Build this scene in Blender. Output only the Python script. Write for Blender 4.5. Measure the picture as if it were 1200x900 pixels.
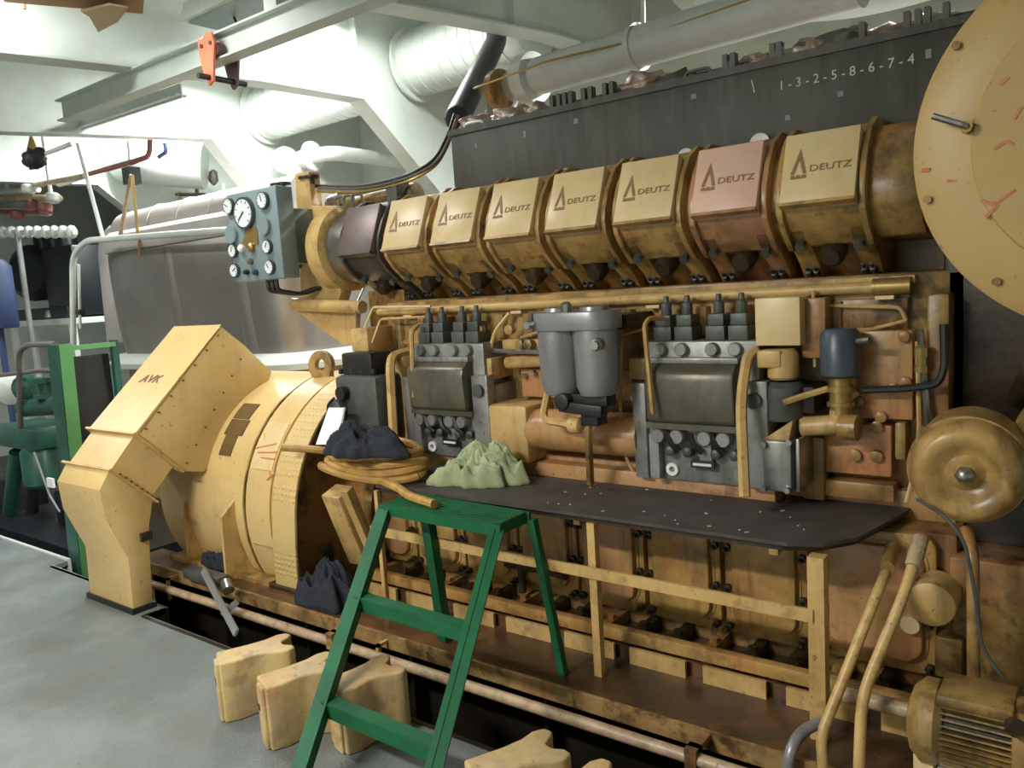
import bpy, bmesh, math, random
from mathutils import Vector, Matrix, noise
random.seed(7)
for o in list(bpy.data.objects): bpy.data.objects.remove(o, do_unlink=True)
SC = bpy.context.scene
COL = SC.collection
V = Vector

# ------------------------------------------------------------ camera (solved from the vanishing points of the photo)
F = 928.0
vx = V((-1234, -35, F)).normalized()
vz = V((486, 7500, F)); vz = (vz - vx * vx.dot(vz)).normalized()
AX, AZ = -vx, -vz
AY = AZ.cross(AX)
CAM = V((0, 0, 1.6))
def c2w(c): return V((AX.dot(c), AY.dot(c), AZ.dot(c)))
def at(px, py, x=None, y=None, z=None):
    d = c2w(V((px - 600, py - 450, F)))
    if x is not None: t = (x - CAM.x) / d.x
    elif y is not None: t = (y - CAM.y) / d.y
    else: t = (z - CAM.z) / d.z
    return CAM + d * t
cam = bpy.data.cameras.new('camera'); camo = bpy.data.objects.new('camera', cam); COL.objects.link(camo)
cam.sensor_fit = 'HORIZONTAL'; cam.sensor_width = 36; cam.lens = F / 1200 * 36; cam.clip_start = 0.05
bx_, by_, bz_ = c2w(V((1, 0, 0))), c2w(V((0, -1, 0))), c2w(V((0, 0, -1)))
m = Matrix((bx_, by_, bz_)).transposed().to_4x4(); m.translation = CAM
camo.matrix_world = m
SC.camera = camo

# ------------------------------------------------------------ world, exposure
w = bpy.data.worlds.new('world'); SC.world = w; w.use_nodes = True
w.node_tree.nodes['Background'].inputs[0].default_value = (0.8, 0.85, 0.8, 1)
w.node_tree.nodes['Background'].inputs[1].default_value = 0.0
SC.view_settings.view_transform = 'Standard'
SC.view_settings.look = 'None'
SC.view_settings.gamma = 1
SC.view_settings.use_curve_mapping = False
SC.view_settings.exposure = 0.80

# fluorescent lamps of the engine room: position, length, width, power, colour, turned along y?
# (position, length, width, power, colour, label, name of the fitting, name of the light)
LAMPS = [
    ((-4.17, 1.75, 3.55), 1.2, 0.25, 25, (0.97, 0.99, 1.0), 'white fluorescent lamp above the generator in front of the trolley beam', 'generator_lamp_offscreen', 'generator_light_offscreen'),
    ((-2.60, -1.10, 3.20), 1.3, 0.25, 118, (1.0, 0.985, 0.95), 'white fluorescent lamp over the open deck away from the step ladder', 'deck_lamp_offscreen', 'deck_light_offscreen'),
    ((-7.80, 1.20, 3.40), 1.3, 0.25, 52, (0.97, 0.99, 1.0), 'white fluorescent lamp over the deck in front of the green pump', 'aisle_lamp_offscreen', 'aisle_light_offscreen'),
    ((-1.35, 4.75, 3.20), 1.3, 0.25, 150, (0.97, 1.0, 1.0), 'white fluorescent lamp behind the silver exhaust pipe', 'fluorescent_lamp', 'exhaust_bay_light_offscreen'),
    ((-4.17, 4.30, 3.80), 1.2, 0.25, 25, (0.95, 0.99, 1.0), 'white fluorescent lamp beside the spiral ventilation duct', 'fluorescent_lamp', 'duct_bay_light_offscreen'),
    ((-5.95, 4.40, 3.75), 1.3, 0.25, 54, (0.95, 0.99, 1.0), 'white fluorescent lamp between the girders above the silencer', 'fluorescent_lamp', 'silencer_bay_light'),
    ((-8.20, 4.80, 3.75), 1.3, 0.25, 80, (0.95, 0.99, 1.0), 'white fluorescent lamp above the black compressor', 'fluorescent_lamp', 'far_bay_light'),
]
for (p, L, W, P, c, lb, nm, ln) in LAMPS:
    l = bpy.data.lights.new(ln, 'AREA'); l.shape = 'RECTANGLE'; l.size = L; l.size_y = W
    l.energy = P; l.color = c
    o = bpy.data.objects.new(ln, l); COL.objects.link(o); o.location = (p[0], p[1], p[2] - 0.085)

# ------------------------------------------------------------ materials
def lin(c):
    c = c / 255.0
    return c / 12.92 if c <= 0.04045 else ((c + 0.055) / 1.055) ** 2.4
def RGB(r, g, b): return (lin(r), lin(g), lin(b), 1)
def paint(name, col, rough=0.5, metal=0.0, wear=None, wear_amt=0.5, wear_scale=6.0, dirt=None, dirt_amt=0.4,
          dirt_scale=3.0, bump=0.1, bump_scale=40.0, stretch=(1, 1, 1), spec=0.5, rust=None, rust_amt=0.3, speck=0.0, streak=0.0):
    m = bpy.data.materials.new(name); m.use_nodes = True
    nt = m.node_tree; N = nt.nodes; L = nt.links; b = N['Principled BSDF']
    b.inputs['Roughness'].default_value = rough; b.inputs['Metallic'].default_value = metal
    b.inputs['Specular IOR Level'].default_value = spec
    g = N.new('ShaderNodeNewGeometry'); mp = N.new('ShaderNodeMapping'); mp.inputs['Scale'].default_value = stretch
    L.new(g.outputs['Position'], mp.inputs['Vector'])
    cur = None
    def mixin(cur, col2, amt, scale, lo, hi, off, zs=1.0):
        n = N.new('ShaderNodeTexNoise'); n.inputs['Scale'].default_value = scale; n.inputs['Detail'].default_value = 6
        n.inputs['Roughness'].default_value = 0.65
        md = N.new('ShaderNodeVectorMath'); md.operation = 'ADD'; md.inputs[1].default_value = (off, off * 0.7, off * 1.3)
        mz = N.new('ShaderNodeVectorMath'); mz.operation = 'MULTIPLY'; mz.inputs[1].default_value = (1, 1, zs)
        L.new(mp.outputs[0], mz.inputs[0]); L.new(mz.outputs[0], md.inputs[0]); L.new(md.outputs[0], n.inputs['Vector'])
        r = N.new('ShaderNodeMapRange'); r.inputs['From Min'].default_value = lo; r.inputs['From Max'].default_value = hi
        r.inputs['To Max'].default_value = amt; L.new(n.outputs['Fac'], r.inputs['Value'])
        x = N.new('ShaderNodeMix'); x.data_type = 'RGBA'; L.new(r.outputs[0], x.inputs['Factor'])
        if cur is None: x.inputs['A'].default_value = col
        else: L.new(cur, x.inputs['A'])
        x.inputs['B'].default_value = col2
        return x.outputs['Result']
    cur = mixin(cur, tuple(c * 0.82 for c in col[:3]) + (1,), 0.6, 1.7, 0.35, 0.7, 0.0)
    if wear: cur = mixin(cur, wear, wear_amt, wear_scale, 0.46, 0.62, 11.3)
    if rust: cur = mixin(cur, rust, rust_amt, wear_scale * 2.3, 0.54, 0.64, 31.7)
    if dirt: cur = mixin(cur, dirt, dirt_amt, dirt_scale, 0.44, 0.66, 23.1)
    if streak: cur = mixin(cur, RGB(44, 32, 20), streak, 14.0, 0.52, 0.68, 47.9, 0.14)
    if speck: cur = mixin(cur, RGB(58, 44, 28), speck, 34.0, 0.645, 0.675, 5.5)
    L.new(cur, b.inputs['Base Color'])
    if bump:
        n = N.new('ShaderNodeTexNoise'); n.inputs['Scale'].default_value = bump_scale; n.inputs['Detail'].default_value = 4
        L.new(mp.outputs[0], n.inputs['Vector'])
        bp = N.new('ShaderNodeBump'); bp.inputs['Strength'].default_value = bump; bp.inputs['Distance'].default_value = 0.01
        L.new(n.outputs['Fac'], bp.inputs['Height']); L.new(bp.outputs[0], b.inputs['Normal'])
    return m
DK = RGB(60, 42, 24)
M = {}
M['deck'] = paint('deck_paint', RGB(110, 117, 115), 0.5, wear=RGB(130, 137, 134), wear_amt=0.6, wear_scale=2.5, dirt=RGB(104, 99, 88), dirt_amt=0.55, dirt_scale=2.6, bump=0.35, bump_scale=90, speck=0.35)
M['bilge'] = paint('bilge_oil', RGB(34, 30, 24), 0.35, dirt=RGB(60, 40, 22), bump=0.2)
M['white'] = paint('white_paint', RGB(212, 219, 212), 0.45, wear=RGB(200, 207, 198), wear_amt=0.5, wear_scale=1.5, dirt=RGB(178, 180, 164), dirt_amt=0.35, dirt_scale=2.5, bump=0.05)
M['whitepipe'] = paint('white_pipe_paint', RGB(222, 226, 218), 0.4, dirt=RGB(180, 178, 160), dirt_amt=0.3, bump=0.05)
M['yel'] = paint('yellow_paint', RGB(214, 178, 114), 0.4, wear=RGB(200, 156, 92), wear_amt=0.5, wear_scale=5, dirt=RGB(138, 108, 64), dirt_amt=0.45, dirt_scale=4, bump=0.06, rust=RGB(110, 76, 44), rust_amt=0.4, speck=0.6, streak=0.25)
M['yel_clean'] = paint('yellow_paint_clean', RGB(222, 190, 128), 0.4, wear=RGB(214, 180, 114), wear_amt=0.4, wear_scale=2, bump=0.03, dirt=RGB(196, 160, 100), dirt_amt=0.35, dirt_scale=2.5, rust=RGB(110, 82, 48), rust_amt=0.12, speck=0.45, streak=0.08)
M['yel_old'] = paint('yellow_paint_oily', RGB(178, 144, 84), 0.35, wear=RGB(176, 112, 66), wear_amt=0.65, wear_scale=3.2, dirt=RGB(66, 48, 28), dirt_amt=0.8, dirt_scale=4.5, bump=0.12, rust=RGB(50, 36, 22), rust_amt=0.7, speck=0.6, streak=0.6)
M['yel_head'] = paint('yellow_head_paint', RGB(196, 160, 96), 0.32, wear=RGB(176, 124, 72), wear_amt=0.5, wear_scale=4, dirt=RGB(84, 60, 32), dirt_amt=0.6, dirt_scale=5, bump=0.08, rust=RGB(60, 42, 24), rust_amt=0.55, speck=0.5, streak=0.45)
M['plate'] = paint('cover_plate_paint', RGB(228, 204, 152), 0.35, wear=RGB(232, 196, 150), wear_amt=0.6, wear_scale=7, dirt=RGB(206, 170, 108), dirt_amt=0.4, dirt_scale=6, bump=0.03, speck=0.12, streak=0.05)
M['plate_pink'] = paint('cover_plate_pink', RGB(232, 190, 168), 0.35, wear=RGB(226, 168, 146), wear_amt=0.6, wear_scale=7, bump=0.03)
M['head_pink'] = paint('head_pink', RGB(190, 138, 100), 0.3, wear=RGB(190, 152, 96), wear_amt=0.7, wear_scale=4, dirt=RGB(84, 54, 32), dirt_amt=0.65, dirt_scale=5, bump=0.08, speck=0.5, streak=0.45)
M['head_dark'] = paint('head_bare', RGB(84, 78, 72), 0.4, metal=0.3, wear=RGB(110, 100, 94), wear_amt=0.5, dirt=RGB(40, 32, 26), dirt_amt=0.6, bump=0.08)
M['plate_dark'] = paint('cover_plate_bare', RGB(116, 106, 100), 0.4, metal=0.3, wear=RGB(120, 80, 72), wear_amt=0.5, bump=0.05)
M['orange'] = paint('orange_primer', RGB(200, 152, 106), 0.35, wear=RGB(204, 128, 86), wear_amt=0.65, wear_scale=3, dirt=RGB(172, 138, 80), dirt_amt=0.8, dirt_scale=3.5, bump=0.06, rust=RGB(84, 56, 34), rust_amt=0.5, speck=0.6, streak=0.4)
M['grey'] = paint('pump_grey', RGB(154, 154, 150), 0.38, metal=0.35, wear=RGB(160, 158, 152), wear_amt=0.5, wear_scale=6, dirt=RGB(84, 76, 62), dirt_amt=0.6, dirt_scale=6, bump=0.06, speck=0.6, streak=0.45)
M['grey_dark'] = paint('pump_grey_oily', RGB(102, 98, 84), 0.35, metal=0.3, wear=RGB(124, 112, 88), wear_amt=0.5, dirt=RGB(60, 52, 40), dirt_amt=0.6, bump=0.06, streak=0.4)
M['silver'] = paint('silver_paint', RGB(160, 160, 162), 0.35, metal=0.4, dirt=RGB(110, 104, 96), dirt_amt=0.4, bump=0.04, speck=0.3, streak=0.2)
M['gov'] = paint('governor_grey', RGB(92, 94, 90), 0.45, metal=0.2, dirt=RGB(52, 50, 44), dirt_amt=0.6, dirt_scale=7, bump=0.1, speck=0.4)
M['steel'] = paint('bare_steel', RGB(170, 168, 164), 0.3, metal=0.9, dirt=RGB(90, 80, 66), dirt_amt=0.5, bump=0.04)
M['dark'] = paint('dark_brown', RGB(46, 36, 26), 0.4, dirt=RGB(84, 58, 30), dirt_amt=0.6, bump=0.15)
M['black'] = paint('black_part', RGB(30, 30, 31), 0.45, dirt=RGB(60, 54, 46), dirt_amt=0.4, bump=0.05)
M['housing'] = paint('black_housing', RGB(74, 73, 66), 0.55, wear=RGB(98, 95, 86), wear_amt=0.6, wear_scale=3, dirt=RGB(54, 46, 38), dirt_amt=0.65, dirt_scale=3.5, bump=0.08, stretch=(1.6, 1.6, 0.35), rust=RGB(104, 100, 96), rust_amt=0.3, streak=0.25)
M['chalk'] = paint('chalk', RGB(214, 216, 210), 0.9, bump=0)
M['chalk_dim'] = paint('chalk_rubbed', RGB(150, 150, 156), 0.9, bump=0)
M['mat'] = paint('rubber_mat', RGB(66, 60, 58), 0.6, wear=RGB(84, 76, 72), wear_amt=0.5, wear_scale=8, dirt=RGB(104, 94, 84), dirt_amt=0.25, dirt_scale=9, bump=0.2, bump_scale=120)
M['flake'] = paint('white_flakes', RGB(196, 194, 186), 0.8, bump=0)
M['green'] = paint('green_paint', RGB(26, 96, 58), 0.5, wear=RGB(34, 112, 70), wear_amt=0.5, dirt=RGB(14, 56, 34), dirt_amt=0.55, bump=0.05, spec=0.35)
M['green_lt'] = paint('green_light', RGB(92, 148, 88), 0.5, wear=RGB(76, 132, 76), wear_amt=0.5, bump=0.05)
M['green_dk'] = paint('green_machine', RGB(38, 92, 76), 0.4, wear=RGB(30, 70, 58), wear_amt=0.6, dirt=RGB(26, 36, 30), dirt_amt=0.6, bump=0.1)
M['yel_door'] = paint('yellow_door_paint', RGB(196, 158, 90), 0.35, wear=RGB(196, 126, 76), wear_amt=0.5, wear_scale=3.2, dirt=RGB(96, 70, 40), dirt_amt=0.6, dirt_scale=5, bump=0.1, rust=RGB(56, 40, 24), rust_amt=0.5, speck=0.6, streak=0.5)
M['disc'] = paint('filter_disc_paint', RGB(204, 170, 108), 0.42, wear=RGB(196, 156, 92), wear_amt=0.5, wear_scale=2.5, dirt=RGB(180, 142, 84), dirt_amt=0.4, dirt_scale=4, bump=0.03, speck=0.35)
M['lag'] = paint('silver_lagging', RGB(186, 178, 172), 0.45, metal=0.25, wear=RGB(200, 194, 190), wear_amt=0.5, wear_scale=2, dirt=RGB(150, 140, 130), dirt_amt=0.4, bump=0.12, bump_scale=60)
M['lag_sheet'] = paint('lagging_sheet', RGB(160, 152, 145), 0.36, metal=0.75, wear=RGB(150, 142, 134), wear_amt=0.4, wear_scale=1.6, dirt=RGB(136, 126, 116), dirt_amt=0.35, bump=0.15, bump_scale=90)
M['foil'] = paint('crumpled_foil', RGB(190, 172, 160), 0.35, metal=0.5, wear=RGB(150, 108, 80), wear_amt=0.7, wear_scale=14, bump=0.5, bump_scale=50)
M['pipe_grey'] = paint('exhaust_pipe_silver', RGB(204, 206, 200), 0.4, metal=0.05, dirt=RGB(160, 158, 150), dirt_amt=0.4, bump=0.05)
M['pipe_dark'] = paint('dark_exhaust', RGB(104, 100, 92), 0.5, metal=0.1, dirt=RGB(66, 58, 50), bump=0.1)
M['panel'] = paint('panel_grey_green', RGB(134, 150, 150), 0.45, dirt=RGB(112, 124, 120), dirt_amt=0.4, bump=0.04)
M['dial'] = paint('dial_white', RGB(236, 238, 238), 0.3, bump=0)
M['dialrim'] = paint('dial_rim', RGB(92, 98, 100), 0.3, metal=0.5, bump=0)
M['brass'] = paint('brass', RGB(170, 142, 84), 0.35, metal=0.6, bump=0.05)
M['red'] = paint('orange_trolley', RGB(236, 124, 84), 0.4, wear=RGB(240, 150, 110), wear_amt=0.5, bump=0.04)
M['redpipe'] = paint('red_pipe', RGB(124, 68, 62), 0.5, bump=0.05)
M['maroon'] = paint('trolley_inner', RGB(96, 62, 66), 0.45, bump=0.05)
M['hose'] = paint('hose_ochre', RGB(184, 140, 70), 0.5, wear=RGB(204, 162, 92), wear_amt=0.6, wear_scale=14, dirt=RGB(110, 76, 36), dirt_amt=0.5, dirt_scale=9, bump=0.15, bump_scale=120)
M['cloth_g'] = paint('green_cloth', RGB(164, 172, 130), 0.9, wear=RGB(186, 194, 154), wear_amt=0.5, dirt=RGB(130, 140, 100), dirt_amt=0.5, dirt_scale=8, bump=0.3, bump_scale=160)
M['cloth_b'] = paint('navy_cloth', RGB(34, 37, 46), 0.9, wear=RGB(48, 52, 62), wear_amt=0.5, bump=0.3, bump_scale=160)
M['weight'] = paint('yellow_weight', RGB(208, 180, 122), 0.5, wear=RGB(188, 142, 98), wear_amt=0.55, wear_scale=4, dirt=RGB(166, 146, 118), dirt_amt=0.65, dirt_scale=7, bump=0.25, bump_scale=25, rust=RGB(140, 98, 56), rust_amt=0.5, speck=0.5, streak=0.15)
M['bed'] = paint('bed_paint', RGB(176, 144, 92), 0.4, wear=RGB(150, 100, 64), wear_amt=0.7, wear_scale=5, dirt=RGB(60, 44, 28), dirt_amt=0.8, dirt_scale=7, bump=0.2, rust=RGB(70, 46, 30), rust_amt=0.8, speck=0.7, streak=0.4)
M['bed_top'] = paint('bed_top_oil', RGB(78, 58, 38), 0.3, wear=RGB(140, 92, 56), wear_amt=0.55, wear_scale=4, dirt=RGB(42, 32, 22), dirt_amt=0.7, dirt_scale=3, bump=0.2)
M['pitpipe'] = paint('worn_pipe', RGB(190, 166, 130), 0.4, wear=RGB(160, 126, 112), wear_amt=0.7, wear_scale=12, dirt=RGB(110, 84, 56), dirt_amt=0.5, dirt_scale=14, bump=0.15, speck=0.8)
M['blue'] = paint('blue_drum', RGB(56, 74, 112), 0.5, bump=0.05)
M['dkmach'] = paint('black_machine', RGB(27, 30, 36), 0.4, dirt=RGB(24, 28, 28), dirt_amt=0.6, bump=0.1)
M['bluegrey'] = paint('filter_bluegrey', RGB(72, 82, 94), 0.35, dirt=RGB(48, 52, 56), dirt_amt=0.4, bump=0.04)
M['card'] = paint('cardboard', RGB(186, 164, 134), 0.8, dirt=RGB(150, 124, 94), dirt_amt=0.5, bump=0.05)
M['wood'] = paint('brown_board', RGB(150, 112, 72), 0.7, bump=0.05)
M['logo'] = paint('logo_print', RGB(150, 118, 76), 0.5, bump=0)
M['logo_grey'] = paint('logo_grey', RGB(120, 104, 76), 0.5, bump=0)
M['redmark'] = paint('red_chalk', RGB(222, 146, 108), 0.8, bump=0)
M['label'] = paint('white_label', RGB(240, 240, 236), 0.4, bump=0)
M['vent'] = paint('vent_grille', RGB(110, 84, 44), 0.5, dirt=RGB(64, 48, 26), bump=0.1)
# tread plate: raised studs in fine relief
def tread(name, col, scale):
    m = paint(name, col, 0.42, dirt=RGB(190, 150, 90), dirt_amt=0.3, bump=0)
    nt = m.node_tree; N = nt.nodes; L = nt.links
    g = N.new('ShaderNodeNewGeometry'); v = N.new('ShaderNodeTexVoronoi'); v.inputs['Scale'].default_value = scale
    v.inputs['Randomness'].default_value = 0.15
    L.new(g.outputs['Position'], v.inputs['Vector'])
    r = N.new('ShaderNodeMapRange'); r.inputs['From Min'].default_value = 0.2; r.inputs['From Max'].default_value = 0.4
    r.inputs['To Min'].default_value = 1; r.inputs['To Max'].default_value = 0
    L.new(v.outputs['Distance'], r.inputs['Value'])
    bp = N.new('ShaderNodeBump'); bp.inputs['Strength'].default_value = 0.6; bp.inputs['Distance'].default_value = 0.006
    L.new(r.outputs[0], bp.inputs['Height']); L.new(bp.outputs[0], N['Principled BSDF'].inputs['Normal'])
    return m
M['tread'] = tread('tread_plate', RGB(218, 186, 124), 32)
def emit(name, col, s):
    m = bpy.data.materials.new(name); m.use_nodes = True; b = m.node_tree.nodes['Principled BSDF']
    b.inputs['Base Color'].default_value = (0.8, 0.8, 0.8, 1)
    b.inputs['Emission Color'].default_value = col; b.inputs['Emission Strength'].default_value = s
    return m
M['glow'] = emit('lamp_diffuser', (1, 1, 0.95, 1), 6.0)

# ------------------------------------------------------------ mesh helpers
class MB:
    def __init__(s): s.v = []; s.f = []
    def add(s, vs, fs):
        k = len(s.v); s.v += [V(p) for p in vs]; s.f += [tuple(i + k for i in f) for f in fs]; return s
    def box(s, x0, x1, y0, y1, z0, z1):
        vs = [(x, y, z) for x in (x0, x1) for y in (y0, y1) for z in (z0, z1)]
        return s.add(vs, [(0, 1, 3, 2), (4, 6, 7, 5), (0, 4, 5, 1), (2, 3, 7, 6), (0, 2, 6, 4), (1, 5, 7, 3)])
    def bar(s, a, b, w, h, up=(0, 0, 1)):      # box beam from a to b, w across, h along up
        a, b = V(a), V(b); d = (b - a).normalized(); u = V(up); sd = d.cross(u).normalized(); u = sd.cross(d)
        vs = []
        for p in (a, b):
            for i in (-1, 1):
                for j in (-1, 1): vs.append(p + sd * (w / 2 * i) + u * (h / 2 * j))
        return s.add(vs, [(0, 1, 3, 2), (4, 6, 7, 5), (0, 4, 5, 1), (2, 3, 7, 6), (0, 2, 6, 4), (1, 5, 7, 3)])
    def prism(s, poly, axis, a, b):            # poly in the two other axes (cyclic order: x->(y,z) y->(x,z) z->(x,y))
        n = len(poly)
        def P(p, t): return {'x': (t, p[0], p[1]), 'y': (p[0], t, p[1]), 'z': (p[0], p[1], t)}[axis]
        vs = [P(p, a) for p in poly] + [P(p, b) for p in poly]
        fs = [tuple(range(n)), tuple(range(2 * n - 1, n - 1, -1))] + [(i, (i + 1) % n, n + (i + 1) % n, n + i) for i in range(n)]
        return s.add(vs, fs)
    def lathe(s, prof, o, ax, seg=24, a0=0, a1=2 * math.pi):   # prof: (r, h) along axis
        o = V(o); ax = V(ax).normalized(); t = V((0, 0, 1)) if abs(ax.z) < 0.9 else V((1, 0, 0))
        e1 = ax.cross(t).normalized(); e2 = ax.cross(e1)
        full = abs(a1 - a0 - 2 * math.pi) < 1e-6; n = seg if full else seg + 1
        vs = []
        for r, h in prof:
            for i in range(n):
                a = a0 + (a1 - a0) * i / seg
                vs.append(o + ax * h + (e1 * math.cos(a) + e2 * math.sin(a)) * max(r, 1e-4))
        fs = []
        for k in range(len(prof) - 1):
            for i in range(seg):
                j = (i + 1) % n
                fs.append((k * n + i, k * n + j, (k + 1) * n + j, (k + 1) * n + i))
        if full:
            fs.append(tuple(range(n))); fs.append(tuple((len(prof) - 1) * n + i for i in range(n - 1, -1, -1)))
        return s.add(vs, fs)
    def ring(s, prof, o, ax, seg=24):          # closed hollow ring
        k = len(s.f); s.lathe(list(prof) + [prof[0]], o, ax, seg); del s.f[-2:]; return s
    def cyl(s, a, b, r, seg=12, r2=None):
        a, b = V(a), V(b); return s.lathe([(r, 0), (r if r2 is None else r2, (b - a).length)], a, b - a, seg)
    def tube(s, pts, r, seg=8, bend=None, n=5):
        P = [V(p) for p in pts]
        bend = r * 3 if bend is None else bend
        Q = [P[0]]
        for i in range(1, len(P) - 1):
            d0 = P[i - 1] - P[i]; d1 = P[i + 1] - P[i]
            k = min(bend, d0.length * 0.45, d1.length * 0.45)
            A = P[i] + d0.normalized() * k; B = P[i] + d1.normalized() * k
            for j in range(n + 1):
                t = j / n; Q.append(A * (1 - t) ** 2 + P[i] * (2 * t * (1 - t)) + B * t ** 2)
        Q.append(P[-1])
        T = (Q[1] - Q[0]).normalized(); u = T.cross(V((0.13, 0.31, 0.94))).normalized()
        vs = []
        for i, q in enumerate(Q):
            T = (Q[min(i + 1, len(Q) - 1)] - Q[max(i - 1, 0)]).normalized()
            u = (u - T * u.dot(T)).normalized(); w_ = T.cross(u)
            for j in range(seg):
                a = 2 * math.pi * j / seg; vs.append(q + (u * math.cos(a) + w_ * math.sin(a)) * r)
        fs = [(i * seg + j, i * seg + (j + 1) % seg, (i + 1) * seg + (j + 1) % seg, (i + 1) * seg + j) for i in range(len(Q) - 1) for j in range(seg)]
        fs += [tuple(range(seg)), tuple((len(Q) - 1) * seg + j for j in range(seg - 1, -1, -1))]
        return s.add(vs, fs)
    def sphere(s, c, r, seg=12, sc=(1, 1, 1)):
        n = seg // 2; c = V(c)
        vs = [c + V((r * sc[0] * math.sin(math.pi * i / n) * math.cos(2 * math.pi * j / seg), r * sc[1] * math.sin(math.pi * i / n) * math.sin(2 * math.pi * j / seg), r * sc[2] * math.cos(math.pi * i / n))) for i in range(n + 1) for j in range(seg)]
        fs = [(i * seg + j, i * seg + (j + 1) % seg, (i + 1) * seg + (j + 1) % seg, (i + 1) * seg + j) for i in range(n) for j in range(seg)]
        return s.add(vs, fs)
    def text(s, st, o, u, v, h, stretch=1.0, thick=0.002, center=False, shear=0.0):
        cu = bpy.data.curves.new('t', 'FONT'); cu.body = st; cu.size = 1; cu.extrude = 0.001; cu.resolution_u = 3; cu.shear = shear
        ob = bpy.data.objects.new('t', cu); COL.objects.link(ob)
        bpy.context.view_layer.update()
        me = bpy.data.meshes.new_from_object(ob.evaluated_get(bpy.context.evaluated_depsgraph_get()))
        bpy.data.objects.remove(ob, do_unlink=True); bpy.data.curves.remove(cu)
        u = V(u).normalized(); v = V(v).normalized(); n = u.cross(v); k = h / 0.7
        off = max(p.co.x for p in me.vertices) / 2 if center else 0
        vs = [V(o) + u * ((p.co.x - off) * k * stretch) + v * (p.co.y * k) + n * (thick if p.co.z > 0 else -thick) for p in me.vertices]
        s.add(vs, [tuple(p.vertices) for p in me.polygons]); bpy.data.meshes.remove(me); return s
    def build(s, name, mat, parent=None, origin=None, bevel=0.0, seg=2, smooth=40, loc=None):
        og = V(origin) if origin is not None else (V(parent.get('_o', (0, 0, 0))) if parent else V((0, 0, 0)))
        bm = bmesh.new()
        bv = [bm.verts.new(p - og) for p in s.v]
        for f in s.f:
            try: bm.faces.new([bv[i] for i in f])
            except ValueError: pass
        bmesh.ops.remove_doubles(bm, verts=bm.verts, dist=1e-5)
        bmesh.ops.recalc_face_normals(bm, faces=bm.faces)
        if bevel:
            ed = [e for e in bm.edges if len(e.link_faces) == 2 and e.calc_face_angle(0) > 0.5]
            bmesh.ops.bevel(bm, geom=ed, offset=bevel, segments=seg, affect='EDGES', profile=0.5, clamp_overlap=True)
        me = bpy.data.meshes.new(name); bm.to_mesh(me); bm.free()
        me.materials.append(M[mat] if isinstance(mat, str) else mat)
        if smooth:
            me.polygons.foreach_set('use_smooth', [True] * len(me.polygons))
            me.set_sharp_from_angle(angle=math.radians(smooth))
        ob = bpy.data.objects.new(name, me); COL.objects.link(ob)
        if parent: ob.parent = parent; ob['_o'] = list(og) if False else parent.get('_o', [0, 0, 0])
        if loc is not None: ob.location = loc
        return ob
def tag(o, label=None, cat=None, group=None, kind=None):
    if label: o['label'] = label
    if cat: o['category'] = cat
    if group: o['group'] = group
    if kind: o['kind'] = kind
    return o
def thing(name, label, cat, loc, group=None):
    o = bpy.data.objects.new(name, None); COL.objects.link(o); o.location = loc; o.empty_display_size = 0.1
    o['_o'] = list(loc); return tag(o, label, cat, group)
def solo(mb, name, mat, label, cat, group=None, **k):      # one-mesh thing, origin at the base of its box
    xs = [p.x for p in mb.v]; ys = [p.y for p in mb.v]; zs = [p.z for p in mb.v]
    og = V(((min(xs) + max(xs)) / 2, (min(ys) + max(ys)) / 2, min(zs)))
    o = mb.build(name, mat, None, og, **k); o.location = og; return tag(o, label, cat, group)
def copy_tree(o, parent=None):
    c = o.copy(); COL.objects.link(c); c.parent = parent
    for ch in list(o.children): copy_tree(ch, c)
    return c
def rrect(x0, x1, z0, z1, r, n=4):
    P = []
    for cx, cz, a in ((x1 - r, z1 - r, 0), (x0 + r, z1 - r, 90), (x0 + r, z0 + r, 180), (x1 - r, z0 + r, 270)):
        for i in range(n + 1):
            t = math.radians(a + 90 * i / n); P.append((cx + r * math.cos(t), cz + r * math.sin(t)))
    return P

# ------------------------------------------------------------ the setting
def struct(mb, name, mat, parent=None, **k):
    o = mb.build(name, mat, parent, **k)
    if not parent: o['kind'] = 'structure'
    return o
struct(MB().prism([(-12, -2.6), (3.2, -2.6), (3.2, 1.96), (-4.03, 1.985), (-4.03, 2.085), (-5.42, 2.12), (-5.42, 2.2), (-12, 2.2)], 'z', -0.03, 0), 'floor', 'deck', smooth=0)
struct(MB().box(-12, 3.2, -2.6, 6.6, -0.75, -0.7), 'bilge_floor', 'bilge')
struct(MB().box(-12, 3.2, -2.6, 6.6, 4.3, 4.35), 'ceiling', 'white')
struct(MB().box(-12, 3.2, 6.6, 6.65, -0.75, 4.35), 'wall_back', 'white')
struct(MB().box(-12.05, -12, -2.6, 6.65, -0.75, 4.35), 'wall_left', 'white')
struct(MB().box(3.2, 3.25, -2.6, 6.65, -0.75, 4.35), 'wall_right', 'white')
struct(MB().box(-12, 3.2, -2.65, -2.6, -0.75, 4.35), 'wall_front', 'white')
struct(MB().box(-4.03, 3.2, 1.955, 1.975, -0.12, 0.004).box(-4.045, -4.03, 1.96, 2.09, -0.12, 0.004).box(-5.42, -4.03, 2.085, 2.105, -0.12, 0.0), 'trim_1', 'bilge')
struct(MB().box(-12, -5.42, 2.2, 2.22, -0.10, 0.012), 'trim_2', 'white')
# machinery flat beyond the left aisle
struct(MB().box(-12, -4.75, 2.3, 6.6, -0.30, -0.25), 'machine_flat', 'bilge')

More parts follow.
